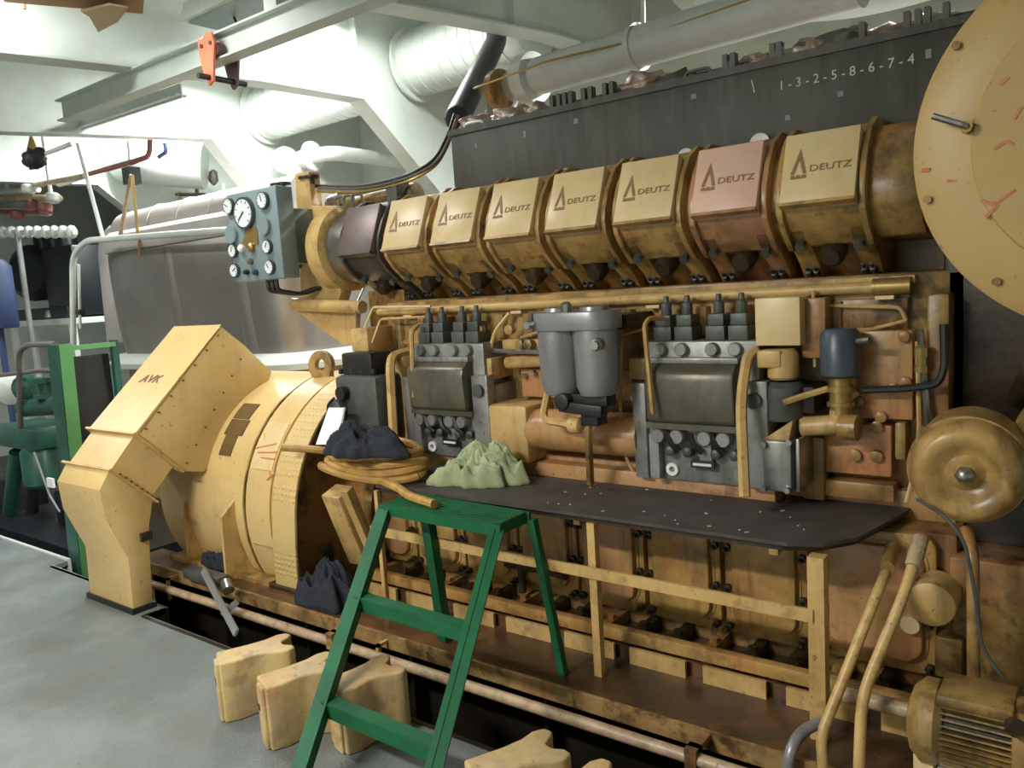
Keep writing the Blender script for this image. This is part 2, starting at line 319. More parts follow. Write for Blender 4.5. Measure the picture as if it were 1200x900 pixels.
def girder(name, x, pts, hull, fl, stiff=()):
    # pts: lower edge in (y, z); web plate above it up to the deck, flange strip along it
    root = bpy.data.objects.new(name, None); COL.objects.link(root); root['kind'] = 'structure'; root.location = (x, pts[0][0], pts[0][1]); root['_o'] = list(root.location)
    poly = list(pts) + [(hull, 4.3), (pts[0][0], 4.3)]
    MB().prism(poly, 'x', x - 0.006, x + 0.006).build('web', 'white', root)
    for (a, b) in zip(pts[:-1], pts[1:]):
        d = V((0, b[0] - a[0], b[1] - a[1])).normalized()
        MB().bar((x + fl * 0.0, a[0], a[1]), (x, b[0], b[1]), fl, 0.014, up=V((1, 0, 0)).cross(d)).build('flange', 'white', root)
    for (y, z0, z1) in stiff:
        MB().box(x + 0.006, x + 0.07, y - 0.006, y + 0.006, z0, z1).build('stiffener', 'white', root)
    return root
girder('deck_girder', -3.45, [(-2.6, 2.85), (3.39, 3.262), (5.2, 3.44), (6.6, 3.5)], 6.6, 0.20, [(4.75, 3.4, 4.3), (1.5, 3.2, 4.3)])
girder('deck_girder', -4.9, [(-2.6, 2.72), (2.0, 3.035), (3.66, 3.15), (4.62, 3.17), (5.55, 2.40), (6.6, 1.52)], 6.6, 0.17, [(4.6, 3.18, 4.3)])
girder('deck_girder', -7.0, [(-2.6, 2.65), (2.78, 3.055), (4.60, 3.19), (5.02, 2.70), (6.6, 0.9)], 6.6, 0.17)
girder('deck_girder', -9.3, [(-2.6, 2.6), (2.9, 3.0), (4.6, 3.05), (6.6, 1.4)], 6.6, 0.17)
# horizontal stringer along the hull
struct(MB().box(-12, 3.2, 6.35, 6.6, 2.02, 2.05).box(-12, 3.2, 6.34, 6.36, 1.92, 2.12), 'trim_3', 'white')
struct(MB().bar(at(75, 157, y=3.42), at(213, 111, y=3.42), 0.09, 0.012).bar(at(75, 152, y=3.42), at(213, 106, y=3.42), 0.012, 0.10), 'trim_4', 'white')

# ------------------------------------------------------------ lamps
def lamp(name, p, L, W, label):
    t = thing(name, label, 'lamp', (p[0], p[1], p[2] - 0.06), 'ceiling tube lamps')
    x, y, z = p
    MB().prism([(y - W / 2, z - 0.06), (y + W / 2, z - 0.06), (y + W / 2 - 0.04, z + 0.03), (y - W / 2 + 0.04, z + 0.03)], 'x', x - L / 2, x + L / 2).build('housing', 'whitepipe', t)
    MB().box(x - L / 2 + 0.02, x + L / 2 - 0.02, y - W / 2 + 0.02, y + W / 2 - 0.02, z - 0.078, z - 0.06).build('diffuser', 'glow', t)
    for k in (-1, 1): MB().cyl((x + k * L / 3, y, z + 0.03), (x + k * L / 3, y, 4.3), 0.008).build('hanger', 'whitepipe', t)
for (p, L, W, P, c, lb, nm, ln) in LAMPS:
    lamp(nm, p, L, W, lb)
# unlit lamp fitting with a cable loop beside the trolley beam
t = thing('lamp_fitting', 'grey unlit lamp fitting with a dangling black cable beside the trolley beam', 'lamp', (-4.35, 3.35, 3.4))
MB().prism([(3.02, 3.40), (3.36, 3.40), (3.32, 3.52), (3.06, 3.52)], 'x', -4.75, -3.6).build('housing', 'whitepipe', t)
MB().box(-4.72, -3.63, 3.06, 3.32, 3.385, 3.40).build('cover', 'panel', t)
MB().tube([(-4.45, 3.2, 3.41), (-4.40, 3.2, 3.31), (-4.25, 3.22, 3.25), (-4.05, 3.25, 3.30), (-4.0, 3.25, 3.42)], 0.008, bend=0.2).build('cable', 'black', t)
MB().cyl((-4.2, 3.2, 3.52), (-4.2, 3.2, 4.3), 0.01).build('hanger', 'whitepipe', t)
# torn cardboard on the deckhead
t = thing('cardboard_sheet', 'torn brown cardboard sheet wedged under the deckhead', 'cardboard', (-4.6, 2.3, 3.2))
pts = [at(q[0], q[1], z=3.20) for q in [(95, 14), (105, 20), (115, 38), (138, 26), (150, 10), (128, 6)]]
MB().add([p + V((0, 0, 0.0)) for p in pts] + [p + V((0, 0, 0.012)) for p in pts], [(0, 1, 2, 3, 4, 5), (11, 10, 9, 8, 7, 6)] + [(i, (i + 1) % 6, 6 + (i + 1) % 6, 6 + i) for i in range(6)]).build('torn_flap', 'card', t, smooth=0)
MB().bar(at(0, -12, z=3.25), at(168, 3, z=3.25), 0.3, 0.02).build('board', 'wood', t)
MB().cyl((-4.72, 2.08, 3.25), (-4.72, 2.08, 4.3), 0.01).build('hanger_wire', 'wood', t)

# ------------------------------------------------------------ trolley beam and trolley
BY, ZB, K = 2.75, 2.932, 0.887
ZT = ZB + 0.144
t = thing('trolley_beam', 'long white steel trolley beam running above the engine', 'beam', (-3, BY, ZB))
MB().box(-5.86, 0.8, BY - 0.049, BY + 0.049, ZB, ZB + 0.011).build('flange', 'white', t)
MB().box(-5.86, 0.8, BY - 0.049, BY + 0.049, ZT - 0.011, ZT).build('flange', 'white', t)
MB().box(-5.86, 0.8, BY - 0.006, BY + 0.006, ZB + 0.011, ZT - 0.011).build('web', 'white', t)
MB().box(-3.50, -3.40, BY - 0.04, BY + 0.04, ZT, 3.215).build('hanger_plate', 'whitepipe', t)
tx = at(250, 80, y=BY - 0.06).x
t = thing('beam_trolley', 'orange push trolley with black axle hanging on the white beam', 'trolley', (tx, BY, ZB - 0.13))
def bz(z): return ZB + (z - 3.10) * K
def tplate(y, mat):
    P = [(-0.10, 3.245), (-0.05, 3.225), (0, 3.265), (0.05, 3.25), (0.07, 3.18), (0.03, 3.02), (0.02, 2.97), (-0.03, 2.95), (-0.06, 3.0), (-0.09, 3.10)]
    MB().prism([(tx + a * K, bz(z)) for a, z in P], 'y', y - 0.007, y + 0.007).build('side_plate', mat, t, smooth=0)
tplate(BY - 0.075, 'red'); tplate(BY + 0.075, 'maroon')
for sx in (-0.044, 0.036):
    for sy in (-1, 1):
        MB().cyl((tx + sx, BY + sy * 0.066, bz(3.155)), (tx + sx, BY + sy * 0.018, bz(3.155)), 0.037, 16).build('wheel', 'maroon', t)
for sx in (-0.053, 0.031): MB().cyl((tx + sx, BY - 0.089, bz(3.19)), (tx + sx, BY - 0.075, bz(3.19)), 0.011).build('bolt', 'maroon', t)
MB().cyl((tx - 0.013, BY - 0.15, bz(2.995)), (tx - 0.013, BY + 0.15, bz(2.995)), 0.016).build('axle', 'black', t)

# ------------------------------------------------------------ ventilation duct, exhaust pipes overhead
DY, DZ, DR = 5.3, 3.56, 0.27
t = thing('ventilation_duct', 'white spiral ventilation duct passing through the deck girders', 'duct', (-5, DY, DZ - DR))
MB().cyl((-7.0, DY, DZ - 0.04), (-3.6, DY, DZ + 0.02), DR, 40).build('duct_run', 'white', t)
for k in range(26):
    x = -6.9 + k * 0.125
    MB().lathe([(DR, -0.004), (DR + 0.007, -0.004), (DR + 0.007, 0.004), (DR, 0.004)], (x, DY, DZ - 0.04 + 0.06 * (x + 7) / 3.5), (1, 0, 0), 40).build('seam', 'whitepipe', t)
for x in (-6.97, -4.86):
    MB().lathe([(DR + 0.002, 0), (DR + 0.045, 0), (DR + 0.045, 0.03), (DR + 0.002, 0.03)], (x, DY, DZ - 0.04 + 0.06 * (x + 7) / 3.5), (1, 0, 0), 40).build('collar', 'white', t)
# second duct behind the exhaust pipe
t = thing('ventilation_duct', 'white ribbed duct bend above the silver exhaust pipe', 'duct', (-2.2, 5.6, 3.4))
MB().tube([(-2.55, 5.75, 4.27), (-2.45, 5.7, 3.65), (-1.3, 5.5, 3.35), (-0.6, 5.4, 3.35)], 0.24, 24, bend=0.6, n=8).build('duct_run', 'white', t)
for k in range(5): MB().lathe([(0.24, -0.008), (0.255, -0.008), (0.255, 0.008), (0.24, 0.008)], (-2.52 + 0.012 * k, 5.735 - 0.006 * k, 4.15 - k * 0.11), (0.13, -0.06, -1), 28).build('seam', 'whitepipe', t)
# silver exhaust pipe
a, b = at(622, 92, y=4.0), at(1010, -22, y=3.75)
t = thing('exhaust_pipe', 'fat silver exhaust pipe with clamps above the black housing', 'pipe', (a.x, a.y, a.z - 0.1))
MB().tube([a, b], 0.105, 24).build('pipe_run', 'pipe_grey', t)
d = (b - a).normalized()
MB().lathe([(0.10, -0.05), (0.145, -0.05), (0.145, 0.04), (0.10, 0.06)], a, d, 24).build('flange', 'pipe_grey', t)
MB().lathe([(0.10, 0), (0.12, 0), (0.12, 0.03), (0.10, 0.03)], a + d * 0.75, d, 24).build('clamp', 'pipe_grey', t)
MB().tube([a, a - d * 0.18, a - d * 0.32 + V((0, 0.05, -0.12)), a - d * 0.4 + V((0, 0.05, -0.4))], 0.09, 16, bend=0.15).build('elbow', 'lag', t)
q = at(585, 105, y=3.95)
MB().lathe([(0.095, 0), (0.115, 0.0), (0.115, 0.05), (0.095, 0.05)], q - d * 0.02, d, 20).build('joint_ring', 'yel_old', t)
MB().tube([at(555, 104, y=3.8), at(640, 72, y=3.8), at(740, 48, y=3.8), at(900, -8, y=3.7)], 0.006).build('wire', 'brass', t)
MB().cyl(a + d * 0.8, V((a.x + d.x * 0.8, a.y, 4.3)), 0.012).build('hanger', 'whitepipe', t)
# dark diagonal pipe
t = thing('exhaust_riser', 'dark slanting riser pipe at the end of the black housing', 'pipe', tuple(at(530, 150, y=3.5)))
a, b = at(536, 138, y=3.7), at(583, 46, y=4.93); d = (b - a).normalized()
MB().tube([a, b, V((b.x - 0.02, b.y, 4.30))], 0.075, 16, bend=0.12).build('pipe_run', 'black', t)
MB().sphere(a, 0.078, 12).build('end_cap', 'black', t)
MB().tube([a + V((-0.065, -0.03, 0)), b + V((-0.065, -0.03, 0))], 0.012).build('cable', 'black', t)
# cable bundle running down from the riser to the gauge bracket
cp = [(535, 140, 3.42), (527, 165, 3.3), (512, 195, 3.2), (480, 212, 3.12), (455, 219, 3.1), (425, 225, 3.08), (395, 225, 3.05), (372, 224, 3.02)]
t = thing('cable_bundle', 'sagging brown cable bundle from the dark riser to the yellow bracket', 'cable', tuple(at(372, 224, y=3.02)))
for k, (dx, dz) in enumerate([(0, 0), (0.012, 0.018), (-0.01, 0.03)]):
    MB().tube([at(p[0], p[1], y=p[2]) + V((dx, 0, dz)) for p in cp], 0.009, 6, bend=0.12).build('cable', ['brass', 'pipe_dark', 'black'][k], t)
# round flanged elbow on the hull
c = at(346, 190, y=5.2)
t = thing('vent_elbow', 'white flanged pipe elbow below the spiral duct', 'pipe fitting', (c.x, c.y, c.z - 0.25))
MB().tube([c + V((-0.28, 0.1, 0.06)), c + V((0, 0, 0.0)), c + V((0.25, 0.0, 0.02))], 0.085, 18, bend=0.15).build('elbow_body', 'whitepipe', t)
MB().lathe([(0.09, 0), (0.14, 0), (0.14, 0.03), (0.09, 0.03)], c + V((-0.28, 0.1, 0.06)), (1, -0.3, 0), 24).build('flange', 'whitepipe', t)
MB().lathe([(0.09, 0), (0.14, 0), (0.14, 0.03), (0.09, 0.03)], c + V((0.25, 0, 0.02)), (1, 0.1, 0), 24).build('flange', 'whitepipe', t)
MB().lathe([(0.14, 0.04), (0.125, -0.07), (0.07, -0.16), (0.0, -0.19)], c, (0, 0, 1), 24).build('bowl', 'whitepipe', t)
MB().tube([c + V((0.25, 0, 0.02)), c + V((0.5, 0.05, 0.02)), c + V((0.5, 6.598 - c.y, 0.02))], 0.07, 14).build('stub_pipe', 'whitepipe', t)

# ------------------------------------------------------------ engine bed
t = thing('engine_bed', 'long oily ochre steel bed frame under engine and generator', 'base frame', (-2.2, 2.9, -0.7))
MB().prism([(-4.75, 2.31), (0.6, 2.31), (0.6, 3.95), (-4.75, 3.95), (-4.75, 3.78), (-3.052, 3.78), (-3.052, 2.49), (-4.75, 2.49)], 'z', 0.085, 0.10).build('top_plate', 'bed_top', t, smooth=0)
MB().box(-4.75, 0.6, 2.295, 2.31, 0.035, 0.10).build('edge_strip', 'bed', t)
MB().box(-4.75, 0.6, 2.42, 2.44, -0.7, 0.085).build('side_web', 'bilge', t)
MB().box(-4.75, 0.6, 3.8, 3.82, -0.7, 0.085).build('side_web', 'bilge', t)
for k in range(8): MB().box(-4.6 + k * 0.72, -4.585 + k * 0.72, 2.33, 2.42, -0.7, 0.085).build('rib', 'bilge', t)
# long pipe in the pit with brackets
t = thing('bilge_pipe', 'worn pipe running along the pit in front of the engine bed', 'pipe', (-2.2, 2.2, 0.02))
MB().tube([(-4.45, 2.2, 0.035), (-0.3, 2.2, 0.06)], 0.022, 10).build('pipe_run', 'pitpipe', t)
for px, py in ((390, 748), (812, 880)):
    x = at(px, py, y=2.2).x
    MB().box(x - 0.02, x + 0.02, 2.175, 2.225, 0.02, 0.095).box(x - 0.02, x + 0.02, 2.2, 2.30, 0.075, 0.095).build('bracket', 'bed', t)
for px, py in ((443, 755), (198, 690)):
    x = at(px, py, y=2.24).x
    MB().box(x - 0.008, x + 0.008, 2.232, 2.248, -0.05, 0.08).box(x - 0.008, x + 0.008, 2.232, 2.3, 0.065, 0.08).build('hook', 'yel', t)

# ------------------------------------------------------------ generator
GY, GZ, GR = 3.13, 0.45, 0.70
t = thing('generator', 'large yellow drum generator bolted to the bed', 'generator', (-3.9, GY, 0.1))
MB().lathe([(GR - 0.12, -4.72), (GR - 0.02, -4.62), (GR, -4.5), (GR, -3.69), (GR + 0.018, -3.685), (GR + 0.018, -3.42), (GR - 0.03, -3.415)], (0, GY, GZ), (1, 0, 0), 72).build('stator_shell', 'yel_clean', t, smooth=30)
MB().lathe([(GR - 0.03, -3.42), (GR - 0.06, -3.405), (0.40, -3.37), (0.34, -3.34), (0.34, -3.19)], (0, GY, GZ), (1, 0, 0), 48).build('drive_end_shield', 'yel_old', t)
MB().lathe([(GR + 0.001, 0), (GR + 0.024, 0), (GR + 0.024, 0.012), (GR + 0.001, 0.012)], (-3.705, GY, GZ), (1, 0, 0), 72).build('seam_ring', 'yel_old', t)
def onG(px, py, r):       # the point of the drum seen at a pixel (ray / cylinder)
    d = c2w(V((px - 600, py - 450, F))); ey, ez = CAM.y - GY, CAM.z - GZ
    A = d.y ** 2 + d.z ** 2; B = 2 * (d.y * ey + d.z * ez); C = ey ** 2 + ez ** 2 - r * r
    s = max(B * B - 4 * A * C, 0); k = (-B - math.sqrt(s)) / (2 * A); return CAM + d * k
for (px, py, hw, hh) in ((289, 482, 0.075, 0.055), (278, 501, 0.085, 0.05), (268, 521, 0.055, 0.065)):
    p = onG(px, py, GR); a = math.atan2(p.z - GZ, p.y - GY); vs = []
    for da in (-hh / GR, 0, hh / GR):
        for dx in (-hw, hw):
            for rr in (GR - 0.01, GR + 0.006): vs.append((p.x + dx, GY + rr * math.cos(a + da), GZ + rr * math.sin(a + da)))
    MB().add(vs, [(0, 1, 3, 2), (8, 10, 11, 9), (1, 5, 7, 3), (5, 9, 11, 7), (0, 4, 5, 1), (4, 8, 9, 5), (2, 3, 7, 6), (6, 7, 11, 10), (0, 2, 6, 4), (4, 6, 10, 8)]).build('vent_grille', 'vent', t, smooth=0)
# raised inspection cover on the drum
def drum_patch(x0, x1, a0, a1, r0, r1, mat, name, n=10):
    vs = []
    for i in range(n + 1):
        a = math.radians(a0 + (a1 - a0) * i / n)
        for x in (x0, x1):
            for r in (r0, r1): vs.append((x, GY + r * math.cos(a), GZ + r * math.sin(a)))
    fs = []
    for i in range(n):
        k = 4 * i
        fs += [(k, k + 1, k + 5, k + 4), (k + 2, k + 6, k + 7, k + 3), (k + 1, k + 3, k + 7, k + 5), (k, k + 4, k + 6, k + 2)]
    fs += [(0, 2, 3, 1), (4 * n, 4 * n + 1, 4 * n + 3, 4 * n + 2)]
    return MB().add(vs, fs).build(name, mat, t, smooth=30)
drum_patch(-3.66, -3.46, 105, 190, GR + 0.005, GR + 0.032, 'yel_clean', 'band_cover', 14)
drum_patch(-3.65, -3.47, 137, 158, GR + 0.03, GR + 0.036, 'plate', 'cover_strap', 6)
# red chalk scrawl on the cover
for (a, b) in (((300, 525), (324, 520)), ((302, 530), (324, 530)), ((306, 536), (322, 538)), ((310, 508), (316, 556)), ((313, 562), (324, 552))):
    MB().tube([onG(a[0], a[1], GR + 0.036), onG(b[0], b[1], GR + 0.036)], 0.005, 5).build('chalk_mark', 'redmark', t)
# lifting lug
c = at(377, 428, y=2.95)
MB().ring([(0.035, -0.02), (0.085, -0.02), (0.085, 0.02), (0.035, 0.02)], c, (0.2, -1, 0.1), 20).box(c.x - 0.08, c.x + 0.08, c.y - 0.02, c.y + 0.02, c.z - 0.16, c.z - 0.04).build('lifting_lug', 'yel_old', t, bevel=0.006)
# foot gussets and end plates standing on the bed
for x, y0 in ((-4.30, 2.40), (-3.82, 2.335)):
    MB().prism([(y0, 0.10), (2.62, 0.10), (2.62, 0.70), (y0 + 0.21, 0.62), (y0 + 0.01, 0.46)], 'x', x - 0.009, x + 0.009).build('foot_plate', 'yel', t)
MB().box(-4.5, -3.53, 2.40, 2.56, 0.10, 0.125).build('foot', 'yel_old', t)
MB().prism([(2.62, 0.12), (2.9, 0.12), (2.9, 0.8), (2.62, 0.5)], 'x', -4.70, -4.685).build('foot_plate', 'yel', t)
# coupling side: diagonal trough and drive housing
MB().lathe([(0.30, -3.20), (0.34, -3.19), (0.34, -3.12), (0.40, -3.11), (0.40, -3.052)], (0, GY, GZ), (1, 0, 0), 40).build('coupling_housing', 'yel_old', t)
MB().bar(at(395, 575, y=2.48), at(428, 655, y=2.62), 0.13, 0.11, up=(0, -1, 0.3)).build('cable_box', 'yel', t, bevel=0.008)
MB().bar(at(404, 575, y=2.40), at(436, 650, y=2.54), 0.05, 0.02, up=(0, -1, 0.3)).build('cable_box_rib', 'yel', t)
# bundle of small things at the bed: nameplate
p = at(413, 490, y=2.66); 
MB().add([at(370, 521, y=2.46), at(395, 521, y=2.46), at(403, 478, y=2.60), at(385, 478, y=2.60)] + [q + V((0, 0.012, 0)) for q in (at(370, 521, y=2.46), at(395, 521, y=2.46), at(403, 478, y=2.60), at(385, 478, y=2.60))], [(0, 1, 2, 3), (7, 6, 5, 4), (0, 4, 5, 1), (1, 5, 6, 2), (2, 6, 7, 3), (3, 7, 4, 0)]).build('name_plate', 'label', t, smooth=0)

# perforated coupling guard strip
t = thing('coupling_guard', 'yellow studded guard strip arching down beside the generator', 'guard', (-3.35, 2.43, 0.1))
vs = []; n = 16
prof = [(GY + 0.745 * math.cos(math.radians(a)), GZ + 0.745 * math.sin(math.radians(a))) for a in range(100, 178, 6)] + [(2.395, 0.36), (2.41, 0.22), (2.425, 0.112)]
for (y, z) in prof:
    for x in (-3.42, -3.235):
        vs += [(x - 0.08 * max(0, (0.5 - z)) / 0.4, y, z), (x - 0.08 * max(0, (0.5 - z)) / 0.4, y + 0.012, z - 0.004)]
fs = []
for i in range(len(prof) - 1):
    k = 4 * i; fs += [(k, k + 2, k + 6, k + 4), (k + 1, k + 5, k + 7, k + 3), (k, k + 4, k + 5, k + 1), (k + 2, k + 3, k + 7, k + 6)]
k = 4 * (len(prof) - 1); fs += [(0, 1, 3, 2), (k, k + 2, k + 3, k + 1)]
MB().add(vs, fs).build('strip', 'tread', t, smooth=30)
MB().box(-3.52, -3.24, 2.40, 2.47, 0.10, 0.118).build('foot', 'dark', t)

# ------------------------------------------------------------ hood and air duct of the generator
t = thing('air_outlet_hood', 'yellow sheet metal air hood bending down to the deck beside the generator', 'hood', (-4.35, 2.0, 0))
X0, X1 = -4.60, -4.10
S = 0.55 / 0.60  # keep
MB().prism([(2.085, 0.945), (2.655, 1.475), (2.79, 1.36), (2.97, 1.17), (2.86, 1.0), (2.55, 0.70), (2.44, 0.665), (2.30, 0.70)], 'x', X0, X1).build('upper_hood', 'yel_clean', t, bevel=0.005)
MB().prism([(2.09, 0.95), (2.65, 1.48), (2.655, 1.487), (2.075, 0.955)], 'x', X0, X1 + 0.004).build('front_panel', 'yel_clean', t)
MB().prism([(1.935, 0.785), (2.085, 0.945), (2.28, 0.735), (2.125, 0.585)], 'x', X0 + 0.02, X1 - 0.02).build('neck', 'yel_clean', t)
dn = V((0, 2.30 - 2.085, 0.70 - 0.945)).normalized()
for (a, b) in (((2.065, 0.962), (2.315, 0.695)), ((1.915, 0.80), (2.15, 0.565))):
    MB().bar(((X0 + X1) / 2, a[0], a[1]), ((X0 + X1) / 2, b[0], b[1]), X1 - X0 + 0.04, 0.012, up=(0, 1, 1)).build('flange', 'yel', t)
MB().prism([(1.925, 0.79), (1.865, 0.70), (1.875, 0.545), (1.965, 0.30), (1.957, 0.012), (2.065, 0.012), (2.085, 0.30), (2.10, 0.45), (2.135, 0.575)], 'x', X0 + 0.01, X1 - 0.01).build('down_leg', 'yel_clean', t, bevel=0.004)
MB().box(X0 - 0.01, X1 + 0.005, 1.945, 2.08, 0.0, 0.03).build('gasket', 'black', t)
mb = MB()
for k in range(7):
    f_ = (k + 0.5) / 7
    for (a, b) in (((2.085, 0.945), (2.655, 1.475)), ((2.30, 0.705), (2.78, 1.33)), ((1.95, 0.785), (2.13, 0.60))):
        y, z = a[0] + (b[0] - a[0]) * f_, a[1] + (b[1] - a[1]) * f_
        mb.cyl((X1 - 0.004, y + 0.012, z - 0.012), (X1 + 0.006, y + 0.012, z - 0.012), 0.006, 6)
mb.build('rivets', 'vent', t)['kind'] = 'stuff'
uu = V((1, 0, 0)); vv = V((0, 0.57, 0.53)).normalized()
q0 = at(165, 450, x=-4.42)
cc = V((-4.37, 2.085, 0.95)) + vv * 0.37
MB().text('AVK', cc - vv * 0.03 + vv.cross(uu) * -0.008, uu, vv, 0.055, 1.35, 0.004, center=True, shear=0.2).build('lettering', 'logo_grey', t)
MB().box(X1 - 0.01, X1 + 0.012, 2.04, 2.10, 0.375, 0.42).build('bracket', 'dark', t)

# ------------------------------------------------------------ the engine
EN = thing('diesel_engine', 'long yellow eight cylinder diesel engine with head covers and grey pumps', 'engine', (-1.8, 3.25, 0.1))
EX0, EX1 = -3.05, -0.38
MB().box(EX0, EX1, 2.84, 3.75, 0.10, 0.70).build('crankcase', 'yel_old', EN, bevel=0.01)
MB().box(EX0, EX1, 3.02, 3.70, 0.69, 1.56).build('cylinder_block', 'yel_old', EN, bevel=0.01)
MB().box(EX0 + 0.02, -0.98, 2.863, 3.03, 0.69, 0.80).build('block_shelf', 'orange', EN, bevel=0.01)
MB().box(-0.98, EX1 - 0.02, 2.973, 3.03, 0.69, 0.80).build('block_shelf', 'orange', EN, bevel=0.01)
# foot rail: strips with gaps on the bed
for k in range(9):
    x = -3.0 + k * 0.305
    MB().box(x, x + 0.235, 2.585, 2.60, 0.10, 0.165).build('foot_strip', 'yel', EN)
MB().box(EX0, EX1, 2.62, 2.85, 0.10, 0.15).build('foot_flange', 'bed_top', EN)
MB().box(EX0, EX1, 2.60, 2.64, 0.175, 0.225).build('foot_ledge', 'yel_door', EN, bevel=0.004)
for k in range(18):
    x = -2.98 + k * 0.15
    MB().lathe([(0.026, 0), (0.026, 0.03), (0.016, 0.035), (0.016, 0.07)], (x, 2.72, 0.15), (0, 0, 1), 6).box(x - 0.02, x + 0.02, 2.64, 2.84, 0.14, 0.2).build('foundation_bolt', 'dark' if k % 3 else 'yel_old', EN)
# crankcase doors
def door(xc, wd, mat):
    d = MB().prism(rrect(xc - wd / 2, xc + wd / 2, 0.215, 0.697, 0.05), 'y', 2.80, 2.845).build('crankcase_door', 'yel_door', EN, bevel=0.006)
    MB().prism(rrect(xc - wd / 2 + 0.035, xc + wd / 2 - 0.035, 0.26, 0.655, 0.06), 'y', 2.768, 2.81).build('door_panel', mat, d, bevel=0.012)
    MB().prism(rrect(xc - wd / 2 + 0.022, xc + wd / 2 - 0.022, 0.247, 0.668, 0.07), 'y', 2.795, 2.812).build('door_gasket', 'yel_door', d)
    b = MB()
    for sx in (-1, 1):
        for z in (0.245, 0.40, 0.56): b.lathe([(0.016, 0), (0.016, 0.022), (0.008, 0.024), (0.008, 0.05)], (xc + sx * (wd / 2 - 0.016), 2.80, z), (0, -1, 0), 6)
    b.build('door_nuts', 'dark', d)['kind'] = 'stuff'
for k, xc in enumerate([-2.97, -2.64, -2.315, -1.99, -1.665, -1.335, -1.005]):
    door(-2.928 if k == 0 else xc, 0.235 if k == 0 else 0.312, 'orange' if k in (0, 4) else 'yel_door')
door(-0.62, 0.37, 'orange')
MB().tube([(-2.2, 2.77, 0.33), (-1.95, 2.72, 0.36), (-1.83, 2.70, 0.36)], 0.022, 8).cyl((-2.1, 2.74, 0.36), (-2.1, 2.74, 0.22), 0.018).build('drain_valve', 'dark', EN)

# cylinder heads
PROF = [(3.40, 2.085), (3.08, 2.09), (2.995, 2.045), (2.94, 1.975), (2.905, 1.90), (2.892, 1.845), (2.90, 1.79), (2.945, 1.735), (3.02, 1.675), (3.40, 1.66)]
LOW = [(2.945, 1.735), (3.02, 1.675), (3.12, 1.61), (3.17, 1.56), (3.40, 1.55), (3.40, 1.735)]
PA, PB = V((0, 2.948, 2.062)), V((0, 2.846, 1.815))
pv = (PA - PB).normalized(); pn = V((0, -pv.z, pv.y))
def grow(P, k):
    c = V((3.16, 1.86)); return [(c.x + (p[0] - c.x) * k, c.y + (p[1] - c.y) * k) for p in P]
def make_head(kind):
    body, plate, logo = {'y': ('yel_head', 'plate', 'logo'), 'p': ('head_pink', 'plate_pink', 'logo'), 'd': ('head_dark', 'plate_dark', None)}[kind]
    h = MB().prism(PROF, 'x', -0.135, 0.135).build('cylinder_head', body, EN, origin=(0, 0, 0), bevel=0.006)
    h['_o'] = [0, 0, 0]
    for x in (-0.150, 0.128): MB().prism(grow(PROF, 1.075), 'x', x, x + 0.022).build('flange_ring', body, h, bevel=0.004)
    for x in (-0.145, 0.07): MB().prism(LOW, 'x', x, x + 0.075).build('head_foot', body, h, bevel=0.01)
    MB().prism([(p[0] + 0.10, p[1]) for p in LOW[:-2]] + [(3.4, 1.55), (3.4, 1.735)], 'x', -0.075, 0.075).build('pocket', body, h)
    MB().lathe([(0.045, 0), (0.045, 0.06), (0.03, 0.08)], (0.0, 3.08, 1.66), (0, -0.75, -0.35), 14).build('plug', 'dark', h)
    b = MB()
    for x in (-0.115, -0.085, 0.085, 0.115): b.lathe([(0.013, -0.01), (0.013, 0.02), (0.006, 0.022), (0.006, 0.05)], (x, 3.145, 1.575), (0, -0.75, 0.4), 6)
    b.lathe([(0.018, 0), (0.018, 0.03)], (-0.10, 3.0, 1.69), (0, -0.6, -0.5), 8).lathe([(0.018, 0), (0.018, 0.03)], (0.10, 3.02, 1.675), (0, -0.6, -0.5), 8)
    b.build('nuts', 'gov', h)['kind'] = 'stuff'
    # lettered cover plate
    vs = []
    for x in (-0.125, 0.125):
        for p in (PA, PB):
            for t_ in (-0.045, 0.012): vs.append(V((x, 0, 0)) + p + pn * t_)
    pl = MB().add(vs, [(0, 1, 3, 2), (4, 6, 7, 5), (0, 4, 5, 1), (2, 3, 7, 6), (0, 2, 6, 4), (1, 5, 7, 3)]).build('cover_plate', plate, h, bevel=0.003)
    MB().bar(V((-0.125, 0, 0)) + PB + pn * -0.0 + pv * -0.0, V((0.125, 0, 0)) + PB, 0.03, 0.012, up=pv).build('plate_lip', body, h)
    if logo:
        o = PB + pv * 0.115 + pn * 0.0135
        mb = MB().text('DEUTZ', o + V((-0.033, 0, 0)), (1, 0, 0), pv, 0.024, 1.28, 0.0015)
        tri = [(-0.095, -0.004), (-0.083, -0.004), (-0.068, 0.052), (-0.053, -0.004), (-0.041, -0.004), (-0.068, 0.09)]
        mb.add([o + V((p[0], 0, 0)) + pv * p[1] + pn * dz for dz in (-0.001, 0.0012) for p in tri], [(0, 1, 2, 5), (2, 3, 4, 5), (6, 7, 8, 11), (8, 9, 10, 11)] + [(i, (i + 1) % 6, 6 + (i + 1) % 6, 6 + i) for i in range(6)])
        for dx in (-0.087, -0.0685, -0.05): mb.add([o + V((dx + e, 0, 0)) + pv * f_ + pn * dz for dz in (-0.001, 0.0012) for e, f_ in ((-0.008, -0.022), (0.010, -0.022), (0.007, -0.009), (-0.005, -0.009))], [(0, 1, 2, 3), (7, 6, 5, 4), (0, 4, 5, 1), (1, 5, 6, 2), (2, 6, 7, 3), (3, 7, 4, 0)])
        mb.build('lettering', logo, h)
    return h
HX = [-0.81 - 0.332 * k for k in range(8)]
EL = V(EN['_o'])
hy = make_head('y'); hy.location = V((HX[0], 0, 0)) - EL
hp = make_head('p'); hp.location = V((HX[1], 0, 0)) - EL; tag(hp, 'cylinder head with pinkish worn cover plate')
